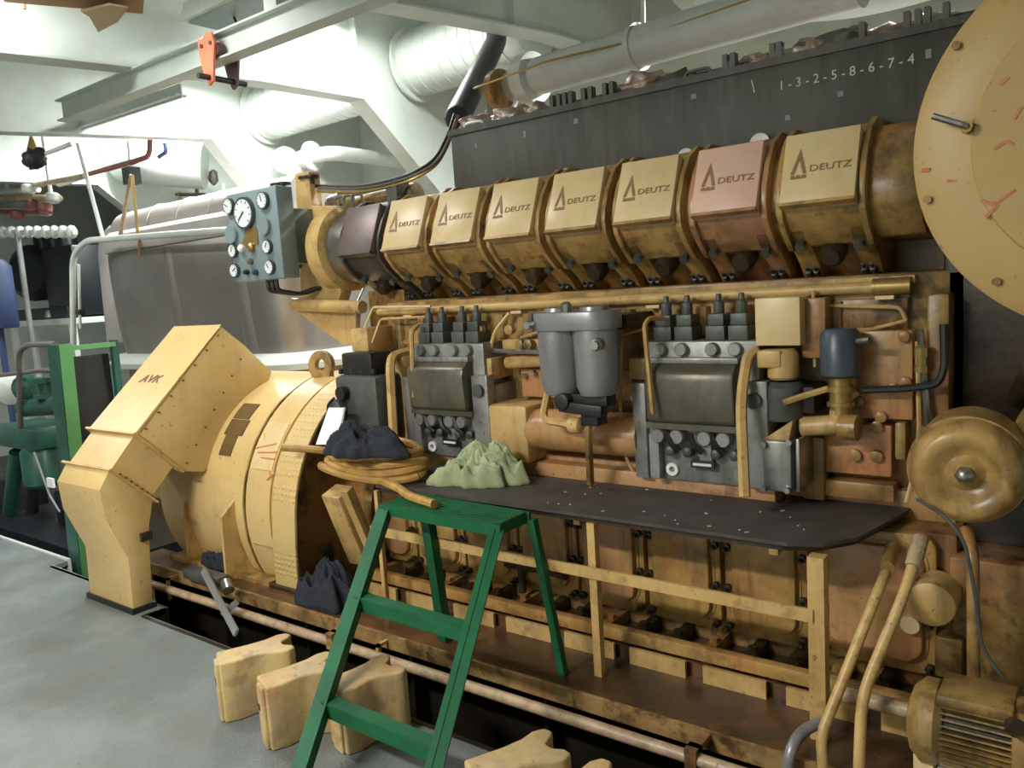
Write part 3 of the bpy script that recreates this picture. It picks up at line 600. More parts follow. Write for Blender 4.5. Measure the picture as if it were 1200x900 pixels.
hd = make_head('d'); hd.location = V((HX[7], 0, 0)) - EL; tag(hd, 'bare dark grey cylinder head without yellow paint')
for k in range(2, 7):
    c = copy_tree(hy, EN); c.location = V((HX[k], 0, 0)) - EL
MB().prism(grow(PROF, 0.90), 'x', -3.25, -0.52).build('head_core', 'yel_head', EN)
MB().box(-3.2, -0.3, 3.38, 3.72, 1.5, 2.0).build('rear_filler', 'yel_old', EN)  # filler block added to hide the bright wall through the head gap
# end of the head row (right) and ring flanges (left)
MB().prism(grow(PROF, 0.93), 'x', -0.665, -0.50).build('head_end_cover', 'yel_old', EN, bevel=0.01)
MB().lathe([(0.10, -0.50), (0.15, -0.49), (0.15, -0.46), (0.05, -0.45)], (0, 3.1, 1.88), (1, 0, 0), 20).build('end_boss', 'yel_old', EN)
MB().lathe([(0.185, -3.40), (0.19, -3.395), (0.19, -3.28)], (0, 3.07, 1.865), (1, 0, 0), 36).build('steel_sleeve', 'steel', EN)
MB().lathe([(0.225, -3.52), (0.235, -3.51), (0.235, -3.41), (0.215, -3.40), (0.19, -3.395)], (0, 3.07, 1.865), (1, 0, 0), 36).build('ring_flange', 'yel', EN)
# washer discs behind the heads
for (px, py, r) in ((668, 205, 0.03), (735, 196, 0.034), (807, 186, 0.04), (893, 169, 0.04)):
    p = at(px, py, y=3.19); MB().cyl((p.x, 3.16, p.z), (p.x, 3.20, p.z), r, 18).build('washer_disc', 'lag', EN)
# black charge air housing
H0, H1, HT = -2.73, -0.25, 2.405
hs = MB().box(H0, H1, 3.20, 3.80, 1.95, HT).build('air_housing', 'housing', EN, bevel=0.012)
tag(hs, 'black flat-sided air housing with chalk numbers')
p = at(912, 98, y=3.2)
mb = MB().text('1 - 3 - 2 - 5 - 8 - 6 - 7 - 4', (-1.045, 3.198, 2.285), (1, 0, 0.0), (0, 0, 1), 0.034, 0.97, 0.001)
mb.build('chalk_numbers', 'chalk', hs)
MB().bar((-1.15, 3.199, 2.345), (-1.14, 3.199, 2.295), 0.003, 0.004).build('chalk_stroke', 'chalk', hs)
for (px, py, w_, h_) in ((558, 171, .016, .024), (615, 157, .014, .03), (675, 142, .022, .022), (738, 110, .03, .018), (813, 113, .022, .02), (923, 138, .02, .02), (985, 110, .02, .02), (1088, 63, .018, .03)):
    p = at(px, py, y=3.2); MB().box(p.x - w_ / 2, p.x + w_ / 2, 3.198, 3.201, p.z - h_ / 2, p.z + h_ / 2).build('chalk_smudge', 'chalk_dim', hs)
MB().box(H0 - 0.01, H1, 3.19, 3.2, 2.38, 2.41).build('top_edge', 'housing', hs)
for px in (649, 657, 664, 671, 686, 694, 711, 719, 852, 861, 907, 915, 1012, 1064, 1077, 1088, 1110):
    x = at(px, 105 - (px - 650) * 0.21, y=3.28).x
    MB().box(x - 0.010, x + 0.010, 3.25, 3.29, HT, HT + 0.075).build('stud', 'pipe_dark', hs)
MB().tube([(at(803, 78, y=3.3).x, 3.3, HT - 0.01), (at(803, 78, y=3.3).x, 3.3, HT + 0.05), (at(832, 70, y=3.3).x, 3.3, HT + 0.05), (at(832, 70, y=3.3).x, 3.3, HT - 0.01)], 0.008, 8).build('lifting_handle', 'pipe_dark', hs)
MB().tube([(at(545, 148, y=3.3).x, 3.3, HT - 0.01), (at(545, 148, y=3.3).x, 3.3, HT + 0.045), (at(566, 143, y=3.3).x, 3.3, HT + 0.045), (at(566, 143, y=3.3).x, 3.3, HT - 0.01)], 0.008, 8).build('lifting_handle', 'whitepipe', hs)

# lumps of lagging on the housing
def lump(name, c, size, mat, seed, parent=None, amp=0.35, fr=2.2, sub=3, flat=None):
    bm = bmesh.new(); bmesh.ops.create_icosphere(bm, subdivisions=sub, radius=1)
    for v in bm.verts:
        d = v.co.normalized(); q = d * fr + V((seed * 7.3, seed * 3.1, seed * 1.7))
        k = 1 + amp * noise.noise(q) + amp * 0.6 * (abs(noise.noise(q * 2.3)) * 2 - 0.6) + amp * 0.25 * noise.noise(q * 6)
        v.co = V((d.x * size[0] * k, d.y * size[1] * k, d.z * size[2] * k))
        if flat is not None: v.co.z = max(v.co.z, -flat)
    og = V(parent['_o']) if parent else V((0, 0, 0))
    me = bpy.data.meshes.new(name); bm.to_mesh(me); bm.free(); me.materials.append(M[mat])
    me.polygons.foreach_set('use_smooth', [True] * len(me.polygons))
    o = bpy.data.objects.new(name, me); COL.objects.link(o)
    if parent: o.parent = parent; o['_o'] = parent['_o']; o.location = V(c) - og
    else: o.location = c
    return o
for i, (px, py, sx, sz, mt) in enumerate(((560, 122, 0.13, 0.06, 'foil'), (597, 112, 0.12, 0.06, 'foil'), (633, 107, 0.09, 0.05, 'foil'), (752, 83, 0.17, 0.07, 'foil'), (790, 84, 0.15, 0.05, 'pipe_dark'), (890, 50, 0.11, 0.05, 'foil'), (948, 38, 0.13, 0.055, 'foil'), (985, 32, 0.16, 0.06, 'pipe_dark'), (1040, 15, 0.12, 0.05, 'foil'), (1095, 10, 0.12, 0.05, 'lag'))):
    x = at(px, py, y=3.42).x
    lump('lagging_lump', (x, 3.42, HT + sz * 0.75), (sx, 0.10, sz), mt, i + 1, hs, 0.45, 2.8)
MB().box(H0 + 0.05, H1, 3.34, 3.75, HT, HT + 0.05).build('lagging_bed', 'dark', hs)

# fuel rail under the heads and small lines
MB().tube([(-3.13, 2.98, 1.505), (-0.55, 2.98, 1.515)], 0.021, 10).build('fuel_rail', 'yel', EN)
MB().box(-3.1, -0.53, 2.985, 3.03, 1.525, 1.55).build('rail_ledge', 'yel_head', EN)
MB().lathe([(0.03, 0), (0.03, 0.12)], (-0.66, 2.98, 1.515), (1, 0, 0), 12).build('rail_sleeve', 'brass', EN)
for (x) in (-2.9, -2.2, -1.5, -0.62): MB().box(x - 0.03, x + 0.03, 2.955, 3.03, 1.472, 1.485).build('rail_clip', 'plate', EN)
def line(pts, r=0.006, mat='yel', name='fuel_line', **k):
    return MB().tube([at(p[0], p[1], y=p[2]) for p in pts], r, 6, **k).build(name, mat, EN)
line([(424, 392, 2.86), (437, 360, 2.9), (505, 359, 2.92)], 0.007, 'plate')
line([(436, 402, 2.86), (446, 374, 2.9), (503, 371, 2.92), (503, 380, 2.92)], 0.007)
line([(418, 390, 2.86), (417, 358, 2.88), (426, 338, 2.95)], 0.006, 'steel')
line([(485, 465, 2.77), (482, 388, 2.77), (490, 381, 2.84)], 0.011)
line([(462, 522, 2.72), (457, 430, 2.78), (460, 416, 2.85), (478, 412, 2.95)], 0.024, 'yel', 'oil_pipe', bend=0.06)
line([(765, 485, 2.72), (755, 382, 2.75), (760, 373, 2.78), (778, 373, 2.86)], 0.010, 'hose')
line([(574, 410, 2.90), (580, 388, 2.92), (597, 367, 2.96)], 0.009)
line([(574, 411, 2.90), (640, 413, 2.90)], 0.011, 'steel')
line([(610, 396, 2.93), (635, 388, 2.95)], 0.007)
line([(728, 400, 2.85), (727, 480, 2.85), (733, 535, 2.87), (746, 560, 2.87)], 0.007)
line([(730, 392, 2.88), (760, 384, 2.92)], 0.008)
line([(953, 340, 2.94), (955, 430, 2.92)], 0.006)
line([(965, 358, 2.96), (1055, 360, 2.96), (1062, 376, 2.96)], 0.007)
line([(985, 387, 2.96), (1020, 386, 2.96), (1060, 376, 2.96)], 0.006)
line([(873, 582, 2.62), (868, 470, 2.72), (876, 418, 2.80), (886, 411, 2.84)], 0.020, 'yel', 'oil_pipe', bend=0.10)

# gauge bracket structure at the flywheel end
t = EN
MB().prism([(-3.78, 1.56), (-3.50, 1.50), (-3.42, 1.62), (-3.42, 2.10), (-3.60, 2.12), (-3.60, 2.31), (-3.72, 2.31), (-3.74, 1.9)], 'y', 2.98, 3.06).build('gauge_bracket', 'yel', EN, bevel=0.005)
for (px, py) in ((355, 262), (354, 283), (356, 300), (366, 287), (351, 312)):
    p = at(px, py, y=2.975); MB().cyl((p.x, 2.965, p.z), (p.x, 2.985, p.z), 0.014, 6).build('bolt', 'yel_old', EN)
MB().tube([at(345, 356, y=2.9), at(372, 358, y=2.9), at(425, 360, y=2.9)], 0.035, 12).build('bracket_beam', 'yel', EN)
MB().prism([(at(350, 365, y=2.95).x, at(350, 365, y=2.95).z), (at(420, 360, y=2.95).x, at(420, 360, y=2.95).z), (at(418, 400, y=2.95).x, at(418, 400, y=2.95).z), (at(404, 404, y=2.95).x, at(404, 404, y=2.95).z)], 'y', 2.94, 2.97).build('bracket_gusset', 'yel', EN)
MB().box(-3.33, -3.05, 3.1, 3.6, 0.87, 1.62).build('flywheel_end_case', 'yel_old', EN)
MB().tube([at(395, 250, y=3.2), at(440, 240, y=3.2), at(490, 228, y=3.25)], 0.07, 12).build('water_manifold', 'yel_old', EN)
MB().lathe([(0.06, 0), (0.09, 0.02), (0.09, 0.12), (0.05, 0.14)], at(392, 247, y=3.18), (1, 0, 0.15), 14).build('manifold_end', 'yel_old', EN)
MB().box(at(463, 225, y=3.15).x - .02, at(463, 225, y=3.15).x + .06, 3.1, 3.2, 2.06, 2.2).build('manifold_clamp', 'pipe_dark', EN)
mb = MB()
for k in range(4):
    x = -3.55 + k * 0.07; mb.tube([(x, 3.05, 2.08), (x, 3.05, 2.155), (x + 0.05, 3.08, 2.155), (x + 0.05, 3.08, 2.08)], 0.008, 6)
mb.build('sensor_lines', 'pipe_dark', EN)
for (px, py) in ((358, 212), (366, 211), (333, 219), (325, 220)):
    p = at(px, py, y=3.0); MB().lathe([(0.012, 0), (0.012, 0.03), (0.04, 0.032), (0.04, 0.045)], p - V((0, 0, 0.02)), (0, 0, 1), 10).build('valve_knob', 'black', EN)
for (dx, mt) in ((0, 'steel'), (0.03, 'redpipe')):
    MB().cyl((-3.62 + dx - 0.15, 2.95, 1.85), (-3.62 + dx - 0.15, 2.95, 2.12), 0.014).build('sensor_tube', mt, EN)

# governor
def cube(name, a, b, y0, y1, mat, par, bevel=0.006):     # box from two pixels on the front plane y0
    p, q = at(a[0], a[1], y=y0), at(b[0], b[1], y=y0)
    return MB().box(min(p.x, q.x), max(p.x, q.x), y0, y1, min(p.z, q.z), max(p.z, q.z)).build(name, mat, par, bevel=bevel)
gv = cube('governor', (390, 440), (446, 522), 2.70, 2.92, 'gov', EN, 0.03); tag(gv, 'dark grey finned governor body')
cube('governor_cap', (399, 414), (436, 441), 2.73, 2.88, 'black', gv, 0.012)
MB().lathe([(0.05, 0), (0.05, 0.05), (0.03, 0.06)], at(400, 478, y=2.70), (0, -1, 0), 14).build('governor_knob', 'gov', gv)
MB().lathe([(0.035, 0), (0.035, 0.04)], at(405, 460, y=2.70), (0, -1, 0), 12).build('governor_plug', 'black', gv)
MB().lathe([(0.03, 0), (0.03, 0.04)], at(420, 510, y=2.70), (0, -1, 0), 12).build('governor_plug', 'black', gv)
for px in (400, 412, 424, 438): MB().cyl(at(px, 438, y=2.74), at(px, 432, y=2.74), 0.014, 8).build('governor_bolt', 'black', gv)
MB().tube([at(392, 466, y=2.66), at(384, 474, y=2.62), at(384, 486, y=2.62), at(392, 488, y=2.66)], 0.006, 6).build('wire_loop', 'black', gv)
cube('governor_drive', (410, 385), (432, 412), 2.84, 3.03, 'yel', EN)
cube('side_casing', (447, 418), (480, 520), 2.88, 3.03, 'yel', EN, 0.012)

# injection pumps (two alike)
def make_pump(full):
    p = MB().box(-0.235, 0.235, 2.84, 3.03, 0.79, 1.345).build('injection_pump', 'grey', EN, origin=(0, 0, 0), bevel=0.008); p['_o'] = [0, 0, 0]
    MB().box(-0.265, 0.275, 2.86, 3.02, 0.79, 1.15).build('base_flange', 'grey', p, bevel=0.008)
    MB().box(0.18, 0.275, 2.80, 2.86, 0.80, 1.20).build('side_panel', 'grey', p, bevel=0.006)
    MB().box(-0.285, -0.225, 2.82, 2.9, 0.79, 1.18).build('side_panel', 'grey', p, bevel=0.006)
    # big oily cover
    MB().prism([(2.85, 1.275), (2.815, 1.27), (2.765, 1.235), (2.755, 1.20), (2.765, 1.04), (2.80, 1.025), (2.85, 1.025)], 'x', -0.195, 0.165).build('cover', 'grey_dark', p, bevel=0.012)
    MB().box(-0.20, 0.17, 2.80, 2.85, 1.262, 1.285).build('cover_lip', 'grey', p, bevel=0.004)
    MB().box(-0.21, 0.185, 2.79, 2.85, 1.005, 1.03).build('cover_bottom_lip', 'grey_dark', p)
    for x in (-0.155, -0.065, 0.06, 0.15): MB().lathe([(0.026, 0), (0.026, 0.02), (0.022, 0.025)], (x, 2.84, 1.315), (0, -1, 0), 16).build('plug', 'grey', p)
    for x in (-0.165, -0.085, 0.03, 0.105): MB().lathe([(0.03, 0), (0.03, 0.045), (0.026, 0.05)], (x, 2.84, 0.975), (0, -1, 0), 16).build('plug', 'grey', p)
    for x in (-0.12, -0.045, 0.07, 0.145): MB().lathe([(0.02, 0), (0.02, 0.04), (0.012, 0.045)], (x, 2.84, 0.915), (0, -1, 0), 12).build('adjusting_screw', 'gov', p)
    for x in (-0.125, -0.03, 0.06): MB().tube([(x, 2.80, 0.99), (x + 0.02, 2.785, 0.95), (x + 0.05, 2.80, 0.92)], 0.012, 6).build('rack_lever', 'black', p)
    MB().box(0.0, 0.05, 2.815, 2.84, 0.87, 0.97).build('pointer_post', 'grey', p, bevel=0.003)
    pl = MB().box(-0.035, 0.06, 2.81, 2.818, 0.855, 0.885).build('scale_plate', 'black', p)
    MB().box(-0.025, 0.05, 2.806, 2.81, 0.865, 0.875).build('scale_mark', 'label', p)
    MB().prism(rrect(-0.205, -0.165, 0.80, 0.985, 0.012), 'y', 2.80, 2.84).build('strap', 'silver', p)
    MB().ring([(0.012, 0.012), (0.026, 0.012), (0.026, 0.0), (0.012, 0.0)], (-0.125, 2.84, 0.835), (0, -1, 0), 16).build('eye_ring', 'label', p)
    MB().lathe([(0.028, 0), (0.028, 0.02), (0.016, 0.02), (0.016, 0.03)], (0.16, 2.84, 0.84), (0, -1, 0), 16).build('drain_plug', 'grey', p)
    MB().lathe([(0.03, 0), (0.03, 0.02)], (0.228, 2.80, 1.13), (0, -1, 0), 14).build('side_plug', 'gov', p)
    for x in (-0.165, -0.075, 0.055, 0.145):
        MB().box(x - 0.038, x + 0.038, 2.87, 2.97, 1.345, 1.40).box(x - 0.032, x + 0.032, 2.88, 2.96, 1.40, 1.445).lathe([(0.022, 0), (0.022, 0.05), (0.012, 0.055), (0.012, 0.08)], (x, 2.92, 1.44), (0, 0, 1), 8).build('delivery_valve', 'gov', p, bevel=0.004)
    return p
p1 = make_pump(True); p1.location = V((-1.255, 0.0, 0)) - EL
p2 = copy_tree(p1, EN); p2.location = V((-2.55, 0.0, 0)) - EL

# yellow casings between the pumps
cube('fuel_block', (553, 420), (577, 445), 2.86, 3.03, 'yel', EN)
cube('fuel_block', (736, 420), (757, 445), 2.86, 3.03, 'yel', EN)
cube('linkage_box', (570, 474), (620, 545), 2.80, 3.03, 'yel', EN, 0.02)
MB().lathe([(0.04, 0), (0.085, 0.02), (0.092, 0.06), (0.092, 0.56), (0.085, 0.6)], (-2.13, 2.89, 0.95), (1, 0, 0), 28).build('linkage_cylinder', 'orange', EN)
cube('recess_plate', (610, 432), (742, 470), 2.98, 3.03, 'orange', EN)
cube('lower_plate', (622, 530), (750, 560), 2.94, 3.03, 'orange', EN)
MB().cyl(at(595, 425, y=2.95), at(640, 422, y=2.95), 0.03, 12).build('cross_pipe', 'yel', EN)
cube('rear_block', (588, 398), (636, 414), 2.94, 3.03, 'yel', EN)
for (px, py) in ((612, 403), (622, 403), (600, 386), (565, 386)):
    MB().lathe([(0.024, 0), (0.024, 0.03), (0.012, 0.035)], at(px, py, y=2.93), (0, -1, 0), 8).build('banjo_bolt', 'yel_old', EN)
for (px, py) in ((617, 440), (628, 437), (620, 468), (745, 465)):
    MB().lathe([(0.012, 0), (0.012, 0.03)], at(px, py, y=2.98), (0, -1, 0), 8).build('stud_nut', 'steel', EN)
# valve-gear shelf items under the rail
for k in range(14):
    x = -3.0 + k * 0.17
    MB().cyl((x, 3.0, 1.36), (x, 3.0, 1.47), 0.024 + 0.006 * (k % 3), 8).build('push_rod_tube', 'yel_old', EN)
MB().box(-3.0, -0.55, 3.005, 3.03, 1.33, 1.50).build('tappet_wall', 'yel_old', EN)

# duplex fuel filter
f = bpy.data.objects.new('x', None); bpy.data.objects.remove(f)
FX = (at(656, 400, y=2.70).x, at(698, 400, y=2.70).x); FZ0, FZ1 = 1.155, 1.41
fl = MB().prism(rrect(FX[0] - 0.10, FX[1] + 0.105, 2.60, 2.80, 0.09), 'z', FZ1, FZ1 + 0.075).build('duplex_filter', 'silver', EN, bevel=0.008); tag(fl, 'silver twin bowl fuel filter')
for x in FX:
    MB().lathe([(0.03, FZ0 - 0.02), (0.07, FZ0 - 0.005), (0.084, FZ0 + 0.03), (0.09, FZ1 - 0.03), (0.09, FZ1)], (x, 2.70, 0), (0, 0, 1), 28).build('filter_bowl', 'silver', fl)
    MB().lathe([(0.06, FZ1 + 0.07), (0.055, FZ1 + 0.09), (0.02, FZ1 + 0.095)], (x, 2.70, 0), (0, 0, 1), 20).build('bowl_cap', 'silver', fl)
MB().box(FX[0] - 0.1, FX[1] + 0.1, 2.78, 3.03, FZ1 - 0.01, FZ1 + 0.05).build('filter_bracket', 'dark', fl)
MB().lathe([(0.022, 0), (0.022, 0.03), (0.012, 0.04)], (sum(FX) / 2, 2.63, FZ1 + 0.075), (0, 0, 1), 8).build('vent_plug', 'steel', fl)
MB().lathe([(0.025, 0), (0.025, 0.05), (0.016, 0.055), (0.016, 0.08)], (FX[1] + 0.075, 2.60, FZ1 - 0.05), (0.3, -1, 0), 8).build('side_fitting', 'steel', fl)
MB().lathe([(0.016, 0), (0.016, 0.04)], (FX[0] - 0.07, 2.61, FZ1 + 0.03), (0, -1, 0), 8).build('side_bolt', 'steel', fl)
MB().bar((FX[0] + 0.02, 2.66, FZ0 - 0.05), (FX[1] + 0.05, 2.66, FZ0 - 0.065), 0.06, 0.045).box(FX[0] + 0.06, FX[1] + 0.06, 2.66, 2.74, FZ0 - 0.05, FZ0).lathe([(0.035, -0.03), (0.035, 0.03)], (FX[0] + 0.04, 2.65, FZ0 - 0.03), (0, -1, 0), 14).box(sum(FX) / 2 + 0.02, sum(FX) / 2 + 0.10, 2.66, 2.74, FZ0 - 0.13, FZ0 - 0.04).build('changeover_cock', 'black', fl, bevel=0.006)
line([(644, 452, 2.72), (635, 492, 2.70), (672, 498, 2.66)], 0.016, 'yel', 'fuel_pipe', bend=0.05)
MB().lathe([(0.03, 0), (0.034, 0.01), (0.034, 0.05), (0.02, 0.06)], at(668, 498, y=2.68), (1, 0, 0), 10).build('pipe_union', 'yel', EN)
line([(690, 478, 2.68), (690, 520, 2.70), (692, 566, 2.76)], 0.018, 'yel_old', 'fuel_pipe')

# right end of the engine side
cube('tappet_cover', (884, 350), (938, 405), 2.84, 3.03, 'plate', EN, 0.004)
cube('column_side', (938, 350), (968, 420), 2.9, 3.03, 'yel_old', EN)
MB().lathe([(0.045, 0), (0.055, 0.01), (0.055, 0.09), (0.04, 0.11)], at(918, 444, y=2.86), (0, 0, 1), 18).build('regulator_cap', 'yel', EN)
cube('regulator_block', (886, 411), (915, 432), 2.80, 2.9, 'yel', EN, 0.01)
MB().lathe([(0.075, -0.14), (0.08, -0.13), (0.08, -0.02), (0.06, 0)], at(918, 446, y=2.88), (0, 0, 1), 20).build('regulator_body', 'gov', EN)
cube('regulator_base', (886, 452), (955, 486), 2.86, 3.03, 'dark', EN, 0.01)
line([(918, 472, 2.80), (935, 466, 2.82), (972, 455, 2.86)], 0.012, 'yel')
sb = cube('switch_box', (893, 516), (928, 578), 2.76, 3.03, 'grey', EN, 0.008)
for (px, py) in ((896, 520), (926, 518), (896, 572), (924, 574)): MB().lathe([(0.011, 0), (0.011, 0.02)], at(px, py, y=2.76), (0, -1, 0), 8).build('box_bolt', 'steel', sb)
cube('switch_box_side', (932, 515), (938, 577), 2.76, 3.03, 'steel', EN, 0.003)
MB().prism([(at(896, 514, y=2.80).x, at(896, 514, y=2.80).z), (at(925, 517, y=2.80).x, at(925, 517, y=2.80).z), (at(930, 492, y=2.80).x, at(930, 492, y=2.80).z)], 'y', 2.79, 2.90).build('bracket_wedge', 'yel', EN)
cube('box_side', (940, 512), (966, 587), 2.92, 3.03, 'yel_old', EN)
# oil filter
mb = MB().lathe([(0.05, 0.0), (0.066, 0.01), (0.066, 0.15), (0.05, 0.17)], at(985, 442, y=2.86), (0, 0, 1), 24)
o = mb.build('filter_cartridge', 'bluegrey', EN); tag(o, 'blue-grey spin-on filter cartridge')
MB().lathe([(0.036, -0.13), (0.036, -0.10), (0.046, -0.10), (0.046, -0.085), (0.036, -0.085), (0.036, -0.05), (0.046, -0.05), (0.046, -0.03), (0.036, -0.03), (0.036, 0.0)], at(985, 442, y=2.86), (0, 0, 1), 18).build('filter_neck', 'brass', EN)
MB().tube([at(985, 480, y=2.86), at(985, 497, y=2.86), at(940, 500, y=2.86)], 0.036, 12).build('filter_elbow', 'yel', EN)
MB().lathe([(0.045, 0), (0.045, 0.06)], at(985, 500, y=2.84), (1, -0.1, 0), 14).build('elbow_plug', 'yel_old', EN)
MB().lathe([(0.012, 0), (0.012, 0.05)], at(1003, 400, y=2.84), (1, -0.3, 0.1), 8).build('sensor_tip', 'steel', EN)
cv = cube('side_cover', (1006, 388), (1070, 493), 2.95, 3.03, 'orange', EN, 0.008)
for (px, py) in ((1060, 394), (1012, 455), (1048, 455), (1062, 448), (1033, 488), (1008, 470)): MB().lathe([(0.02, 0), (0.02, 0.018), (0.012, 0.022)], at(px, py, y=2.95), (0, -1, 0), 10).build('cover_bolt', 'yel_old', cv)
cv = cube('side_cover', (965, 495), (1045, 560), 2.95, 3.03, 'orange', EN, 0.008)
for (px, py) in ((1003, 533), (1028, 534), (1028, 500)): MB().lathe([(0.022, 0), (0.022, 0.018), (0.012, 0.022)], at(px, py, y=2.95), (0, -1, 0), 10).build('cover_bolt', 'yel_old', cv)
cube('lower_cover', (966, 562), (1048, 590), 2.93, 3.03, 'yel_old', EN, 0.008)
cube('upper_plate', (966, 352), (1064, 386), 2.99, 3.03, 'yel_old', EN)
MB().tube([at(1012, 457, y=2.9), at(1065, 455, y=2.88), at(1100, 450, y=2.86), at(1107, 430, y=2.86), at(1106, 380, y=2.86)], 0.013, 8, bend=0.05).build('flexible_hose', 'black', EN)
line([(1078, 385, 2.9), (1082, 430, 2.9), (1090, 520, 2.88)], 0.011, 'steel')
line([(1075, 400, 2.92), (1077, 500, 2.92), (1075, 540, 2.86), (1062, 590, 2.75)], 0.008, 'yel')
MB().lathe([(0.024, 0), (0.024, 0.02), (0.018, 0.02), (0.018, 0.05), (0.024, 0.05), (0.024, 0.08), (0.014, 0.09)], at(1081, 436, y=2.88), (0, 0, 1), 8).build('line_union', 'brass', EN)
cube('end_cover', (1086, 345), (1112, 560), 2.92, 3.1, 'yel_old', EN, 0.01)
cube('end_post', (1048, 495), (1062, 540), 2.94, 3.03, 'yel_old', EN, 0.01)
# end structure (free end), dark brown blocks behind the discs
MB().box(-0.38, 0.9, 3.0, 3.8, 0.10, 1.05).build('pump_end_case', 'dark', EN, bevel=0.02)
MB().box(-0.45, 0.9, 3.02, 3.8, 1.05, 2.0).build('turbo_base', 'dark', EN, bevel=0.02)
MB().prism([(-0.40, 0.64), (-0.14, 0.64), (-0.10, 0.36), (-0.13, 0.12), (-0.38, 0.12)], 'y', 2.80, 3.0).build('pump_cover', 'yel_old', EN, bevel=0.01)
MB().lathe([(0.05, 0), (0.07, 0.01), (0.07, 0.14)], at(1090, 710, y=2.66), (0, 1, 0), 20).build('pump_flange', 'yel', EN)
MB().lathe([(0.03, 0), (0.03, 0.08)], at(1066, 733, y=2.74), (0, 1, 0), 14).build('round_plug', 'plate', EN)
cube('pump_side', (1095, 745), (1128, 800), 2.76, 2.9, 'yel_old', EN, 0.01)
MB().box(0.0, 0.5, 2.75, 3.0, 0.5, 0.75).build('low_bracket', 'yel_old', EN, bevel=0.02)
MB().lathe([(0.17, 0), (0.2, 0.05), (0.2, 0.35)], (-0.05, 2.78, 0.99), (0, 1, 0), 24).build('damper_body', 'yel_old', EN)
for k in range(4): MB().tube([(-0.25 + k * 0.12, 2.98, 1.12), (-0.2 + k * 0.12, 2.9, 1.25 + 0.05 * (k % 2)), (0.1 + k * 0.1, 2.95, 1.32)], 0.018, 8).build('end_pipe', 'yel_old' if k % 2 else 'dark', EN)
# lower dome cover
dc = at(1130, 556, y=2.55)
dm = MB().lathe([(0.018, 0.03), (0.03, 0.03), (0.042, 0.018), (0.052, 0.012), (0.065, 0.016), (0.082, 0.032), (0.098, 0.043), (0.115, 0.045), (0.132, 0.036), (0.145, 0.016), (0.153, -0.01), (0.156, -0.04), (0.156, -0.24), (0.1, -0.26)], (dc.x, 2.58, dc.z), (0.05, -1, 0), 48).build('dome_cover', 'yel_head', EN); tag(dm, 'round dished yellow end cover with centre bolt')
MB().lathe([(0.155, -0.03), (0.160, -0.03), (0.160, -0.06), (0.155, -0.06)], (dc.x, 2.58, dc.z), (0.05, -1, 0), 48).build('dome_band', 'yel_head', dm)
MB().lathe([(0.026, 0.03), (0.026, 0.05), (0.016, 0.062), (0.006, 0.066)], (dc.x, 2.58, dc.z), (0.05, -1, 0), 6).build('centre_bolt', 'steel', dm)
# turbocharger air filter disc
TC = V((0.06, 2.50, 1.88))
tb = MB().lathe([(0.02, 0.03), (0.36, 0.03), (0.365, 0.02), (0.49, 0.012), (0.507, 0.0), (0.507, -0.03), (0.495, -0.04), (0.495, -0.16), (0.507, -0.17), (0.507, -0.20), (0.3, -0.22)], TC, (0, -1, 0), 72).build('air_filter_disc', 'disc', EN); tag(tb, 'huge round yellow air filter cover on the turbocharger')
MB().lathe([(0.25, -0.2), (0.3, -0.25), (0.3, -0.5)], TC, (0, -1, 0), 32).build('turbo_casing', 'yel_old', tb)
hb = at(1133, 149, y=2.46)
MB().tube([hb + V((0.0, 0.02, 0)), hb + V((0, -0.03, 0)), at(1093, 136, y=2.43)], 0.009, 8, bend=0.01).build('handle_pin', 'steel', tb)
MB().lathe([(0.016, 0), (0.016, 0.04)], hb + V((0, 0.02, 0)), (0, -1, 0), 8).build('pin_nut', 'brass', tb)
for (px, py) in ((1121, 54), (1087, 234), (1168, 330)): MB().lathe([(0.011, 0), (0.011, 0.012)], at(px, py, y=2.487), (0, -1, 0), 10).build('rim_bolt', 'yel_old', tb)
for (pp) in ([(1165, 175), (1180, 165), (1188, 170)], [(1150, 235), (1165, 240), (1190, 222)], [(1155, 255), (1170, 240)], [(1080, 200), (1090, 199)], [(1172, 100), (1182, 90)], [(1188, 140), (1198, 125)], [(1110, 212), (1122, 212)]):
    MB().tube([at(q[0], q[1], y=2.472 if q[0] > 1130 else 2.487) for q in pp], 0.006, 5).build('chalk_scrawl', 'redmark', tb)

# ------------------------------------------------------------ gauge panel
PY = 2.72
t = thing('gauge_panel', 'grey instrument panel with round pressure gauges beside the engine', 'instrument panel', (-3.8, PY, 1.72))
px0, px1, pz0, pz1 = -4.015, -3.565, 1.722, 2.212
MB().box(px0, px1, PY, PY + 0.11, pz0, pz1).build('box', 'panel', t, bevel=0.006)
def gauge(px, py, r, face=True, rim='dialrim', needle=True, ang=220):
    p = at(px, py, y=PY); c = V((p.x, PY, p.z))
    g = MB().lathe([(r * 0.86, 0.02), (r, 0.02), (r * 1.04, 0.0), (r * 1.04, -0.01)], c, (0, -1, 0), 24).build('gauge', rim, t)
    MB().lathe([(0.001, 0.021), (r * 0.86, 0.021), (r * 0.86, 0.012)], c, (0, -1, 0), 24).build('dial', 'dial' if face else 'panel', g)
    if needle:
        a = math.radians(ang); e = V((math.cos(a), 0, math.sin(a)))
        MB().bar(c + V((0, -0.024, 0)) - e * r * 0.15, c + V((0, -0.024, 0)) + e * r * 0.62, r * 0.07, 0.003, up=(0, 1, 0)).build('needle', 'black', g)
        mb = MB()
        for k in range(9):
            a = math.radians(225 - k * 33.7); e = V((math.cos(a), 0, math.sin(a)))
            mb.bar(c + V((0, -0.0225, 0)) + e * r * 0.66, c + V((0, -0.0225, 0)) + e * r * 0.8, r * 0.05, 0.002, up=(0, 1, 0))
        mb.build('tick_marks', 'black', g)
gauge(288, 250, 0.088)
